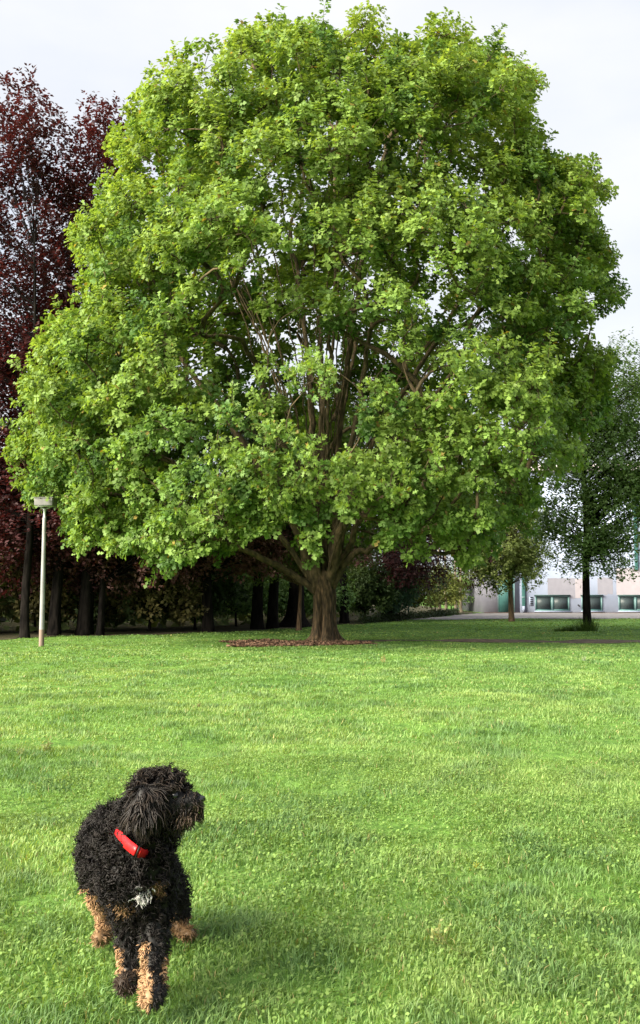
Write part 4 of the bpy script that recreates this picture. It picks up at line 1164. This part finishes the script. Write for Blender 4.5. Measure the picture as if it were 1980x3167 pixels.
for k in range(1, SEG + 1):
    t_ = k / SEG
    th = cph[cid] + chand[cid] * 2 * math.pi * pr[:, 2] * cfrq[cid] * t_ + rng.normal(size=NF) * .18
    am = (pr[:, 1] * (0.35 + .65 * t_))[:, None] * np.where(soft, .35, 1.0)
    pts[:, k] += am * (np.cos(th)[:, None] * e1 + np.sin(th)[:, None] * e2)
    # pull towards the clump's centre line
    off = sc_ - root; off -= nn * (off * nn).sum(1, keepdims=True)
    pts[:, k] += off * (np.where(soft, .35, np.where(leg_, .45, np.where(hang, .5, .64))) * t_)
pts[:, :, 2] = np.maximum(pts[:, :, 2], 0.004)
rr0 = (0.0016 + .0011 * rng.random(NF)) * np.where(pr[:, 0] < .025, .8, 1.0)
prof = np.array((1.0, 1.1, 1.1, 1.05, 1.0, .85, .6, .2))
tg = np.gradient(pts, axis=1); tg = norm(tg)
u1 = norm(np.cross(tg, np.array((0.21, .35, .91)))); u2 = np.cross(tg, u1)
aa = np.arange(3) * 2 * math.pi / 3
ringv = pts[:, :, None, :] + (rr0[:, None] * prof)[:, :, None, None] * (np.cos(aa)[None, None, :, None] * u1[:, :, None, :] + np.sin(aa)[None, None, :, None] * u2[:, :, None, :])
V = ringv.reshape(-1, 3)
nps = (SEG + 1) * 3
b0 = (np.arange(NF) * nps)[:, None, None]
i = np.arange(SEG)[None, :, None] * 3; j = np.arange(3)[None, None, :]; j2 = (j + 1) % 3
F = np.stack([b0 + i + j, b0 + i + j2, b0 + i + 3 + j2, b0 + i + 3 + j], -1).reshape(-1, 4)
fc = fc * (0.65 + .7 * rng.random((NF, 1))) * (0.8 + .4 * rng.random(NCL)[cid][:, None])
tipc = np.where((fc.sum(1, keepdims=True) < .08), fc * 1.2 + np.where(np.isin(REG[ri], ('ear', 'muzzle', 'skull', 'cheek'))[:, None], 1.0, .3) * (BRW - BLK) * rng.random((NF, 1)), fc * 1.08)  # brown added at black tips: sunlit ends put into the colour
tq = (np.arange(SEG + 1) / SEG)[None, :, None]
CV = fc[:, None, :] * (1 - tq) + tipc[:, None, :] * tq
CV = np.repeat(CV, 3, 1).reshape(-1, 3)
fur = obj('fur', make_mesh('fur', V, F, M['fur'], CV, True), body)
fur['kind'] = 'stuff'
print('fur tris', len(F) * 2, 'body', nv)
# nose, eye
M['nose'] = noise_mat('wet_nose', (0.008, 0.008, 0.009), (0.014, 0.014, 0.015), (60, 60, 60), 0.25, 0.05, spec=0.6)
bm = bmesh.new()
bmesh.ops.create_uvsphere(bm, u_segments=20, v_segments=14, radius=1)
for vv in bm.verts:
    x_, y_, z_ = vv.co
    vv.co = Vector((x_ * .017 + .003 * (1 - z_ * z_), y_ * .019 * (1 - .25 * max(0, -z_)), z_ * .015 + .003 * max(0, x_)))
    if x_ > .2 and abs(abs(y_) - .42) < .2 and -.45 < z_ < .25: vv.co.x -= .005
    vv.co = vv.co * .82 + Vector(Z(1270, 430, 3.17))
me = bpy.data.meshes.new('nose'); bm.to_mesh(me); bm.free(); me.materials.append(M['nose'])
for p_ in me.polygons: p_.use_smooth = True
obj('nose', me, body)
for dy_, Yq in ((0, 3.147), (0, 3.248)):
    bm = bmesh.new(); bmesh.ops.create_uvsphere(bm, u_segments=14, v_segments=10, radius=.0125, matrix=Matrix.Translation(Vector(Z(1030, 395, Yq))))
    me = bpy.data.meshes.new('eye'); bm.to_mesh(me); bm.free(); me.materials.append(M['nose'])
    for p_ in me.polygons: p_.use_smooth = True
    obj('eye', me, body)
# collar: a red band round the neck, low in front
M['collar'] = noise_mat('red_nylon', (0.50, 0.012, 0.018), (0.60, 0.02, 0.025), (300, 300, 300), 0.5, 0.15, dist=.001)
M['buckle'] = noise_mat('red_plastic', (0.55, 0.012, 0.015), (0.60, 0.016, 0.02), (40, 40, 40), 0.28, 0)
M['black'] = noise_mat('black_plastic', (0.012, 0.012, 0.012), (0.02, 0.02, 0.02), (40, 40, 40), 0.4, 0)
M['steel'] = noise_mat('tag_steel', (0.75, 0.78, 0.82), (0.85, 0.87, 0.9), (40, 40, 40), 0.2, 0)
ring = [Z(482, 722, 3.255), Z(540, 790, 3.155), Z(612, 860, 3.105), Z(690, 915, 3.085), Z(770, 935, 3.16), Z(900, 860, 3.225), Z(970, 760, 3.29), Z(940, 640, 3.36), Z(760, 590, 3.45), Z(580, 640, 3.43)]
RP = catmull(ring + ring[:1], 8)[:-1]
cen = np.mean(ring, 0)
nr = len(RP)
axis = norm(np.cross(ring[2] - cen, ring[5] - cen)); axis = axis if axis[2] > 0 else -axis
outw = norm((RP - cen) - axis * ((RP - cen) @ axis)[:, None])
hwid, th = 0.0125, 0.0025
V4 = np.stack([RP + axis * hwid + outw * th, RP - axis * hwid + outw * th, RP - axis * hwid - outw * th, RP + axis * hwid - outw * th], 1).reshape(-1, 3)
F = np.array([(q * 4 + w, q * 4 + (w + 1) % 4, ((q + 1) % nr) * 4 + (w + 1) % 4, ((q + 1) % nr) * 4 + w) for q in range(nr) for w in range(4)])
col_o = obj('collar', make_mesh('collar', V4, F, M['collar']), dog)
def slab(i0, i1, hw2, t0, t1, name, mat, parent):
    ids = list(range(i0, i1 + 1))
    v = []
    for q in ids:
        p, ow = RP[q % nr], outw[q % nr]
        v += [p + axis * hw2 + ow * t1, p - axis * hw2 + ow * t1, p - axis * hw2 + ow * t0, p + axis * hw2 + ow * t0]
    m = len(ids)
    f = [(q * 4 + w, q * 4 + (w + 1) % 4, (q + 1) * 4 + (w + 1) % 4, (q + 1) * 4 + w) for q in range(m - 1) for w in range(4)] + [(0, 3, 2, 1), ((m - 1) * 4, (m - 1) * 4 + 1, (m - 1) * 4 + 2, (m - 1) * 4 + 3)]
    return obj(name, make_mesh(name, np.array(v), np.array(f), mat), parent)
bk = slab(12, 22, .0155, .003, .0095, 'buckle', M['buckle'], col_o)
slab(23, 24, .0165, .0028, .0105, 'slider', M['black'], col_o)
slab(25, 27, .0150, .003, .0090, 'buckle_tab', M['buckle'], col_o)
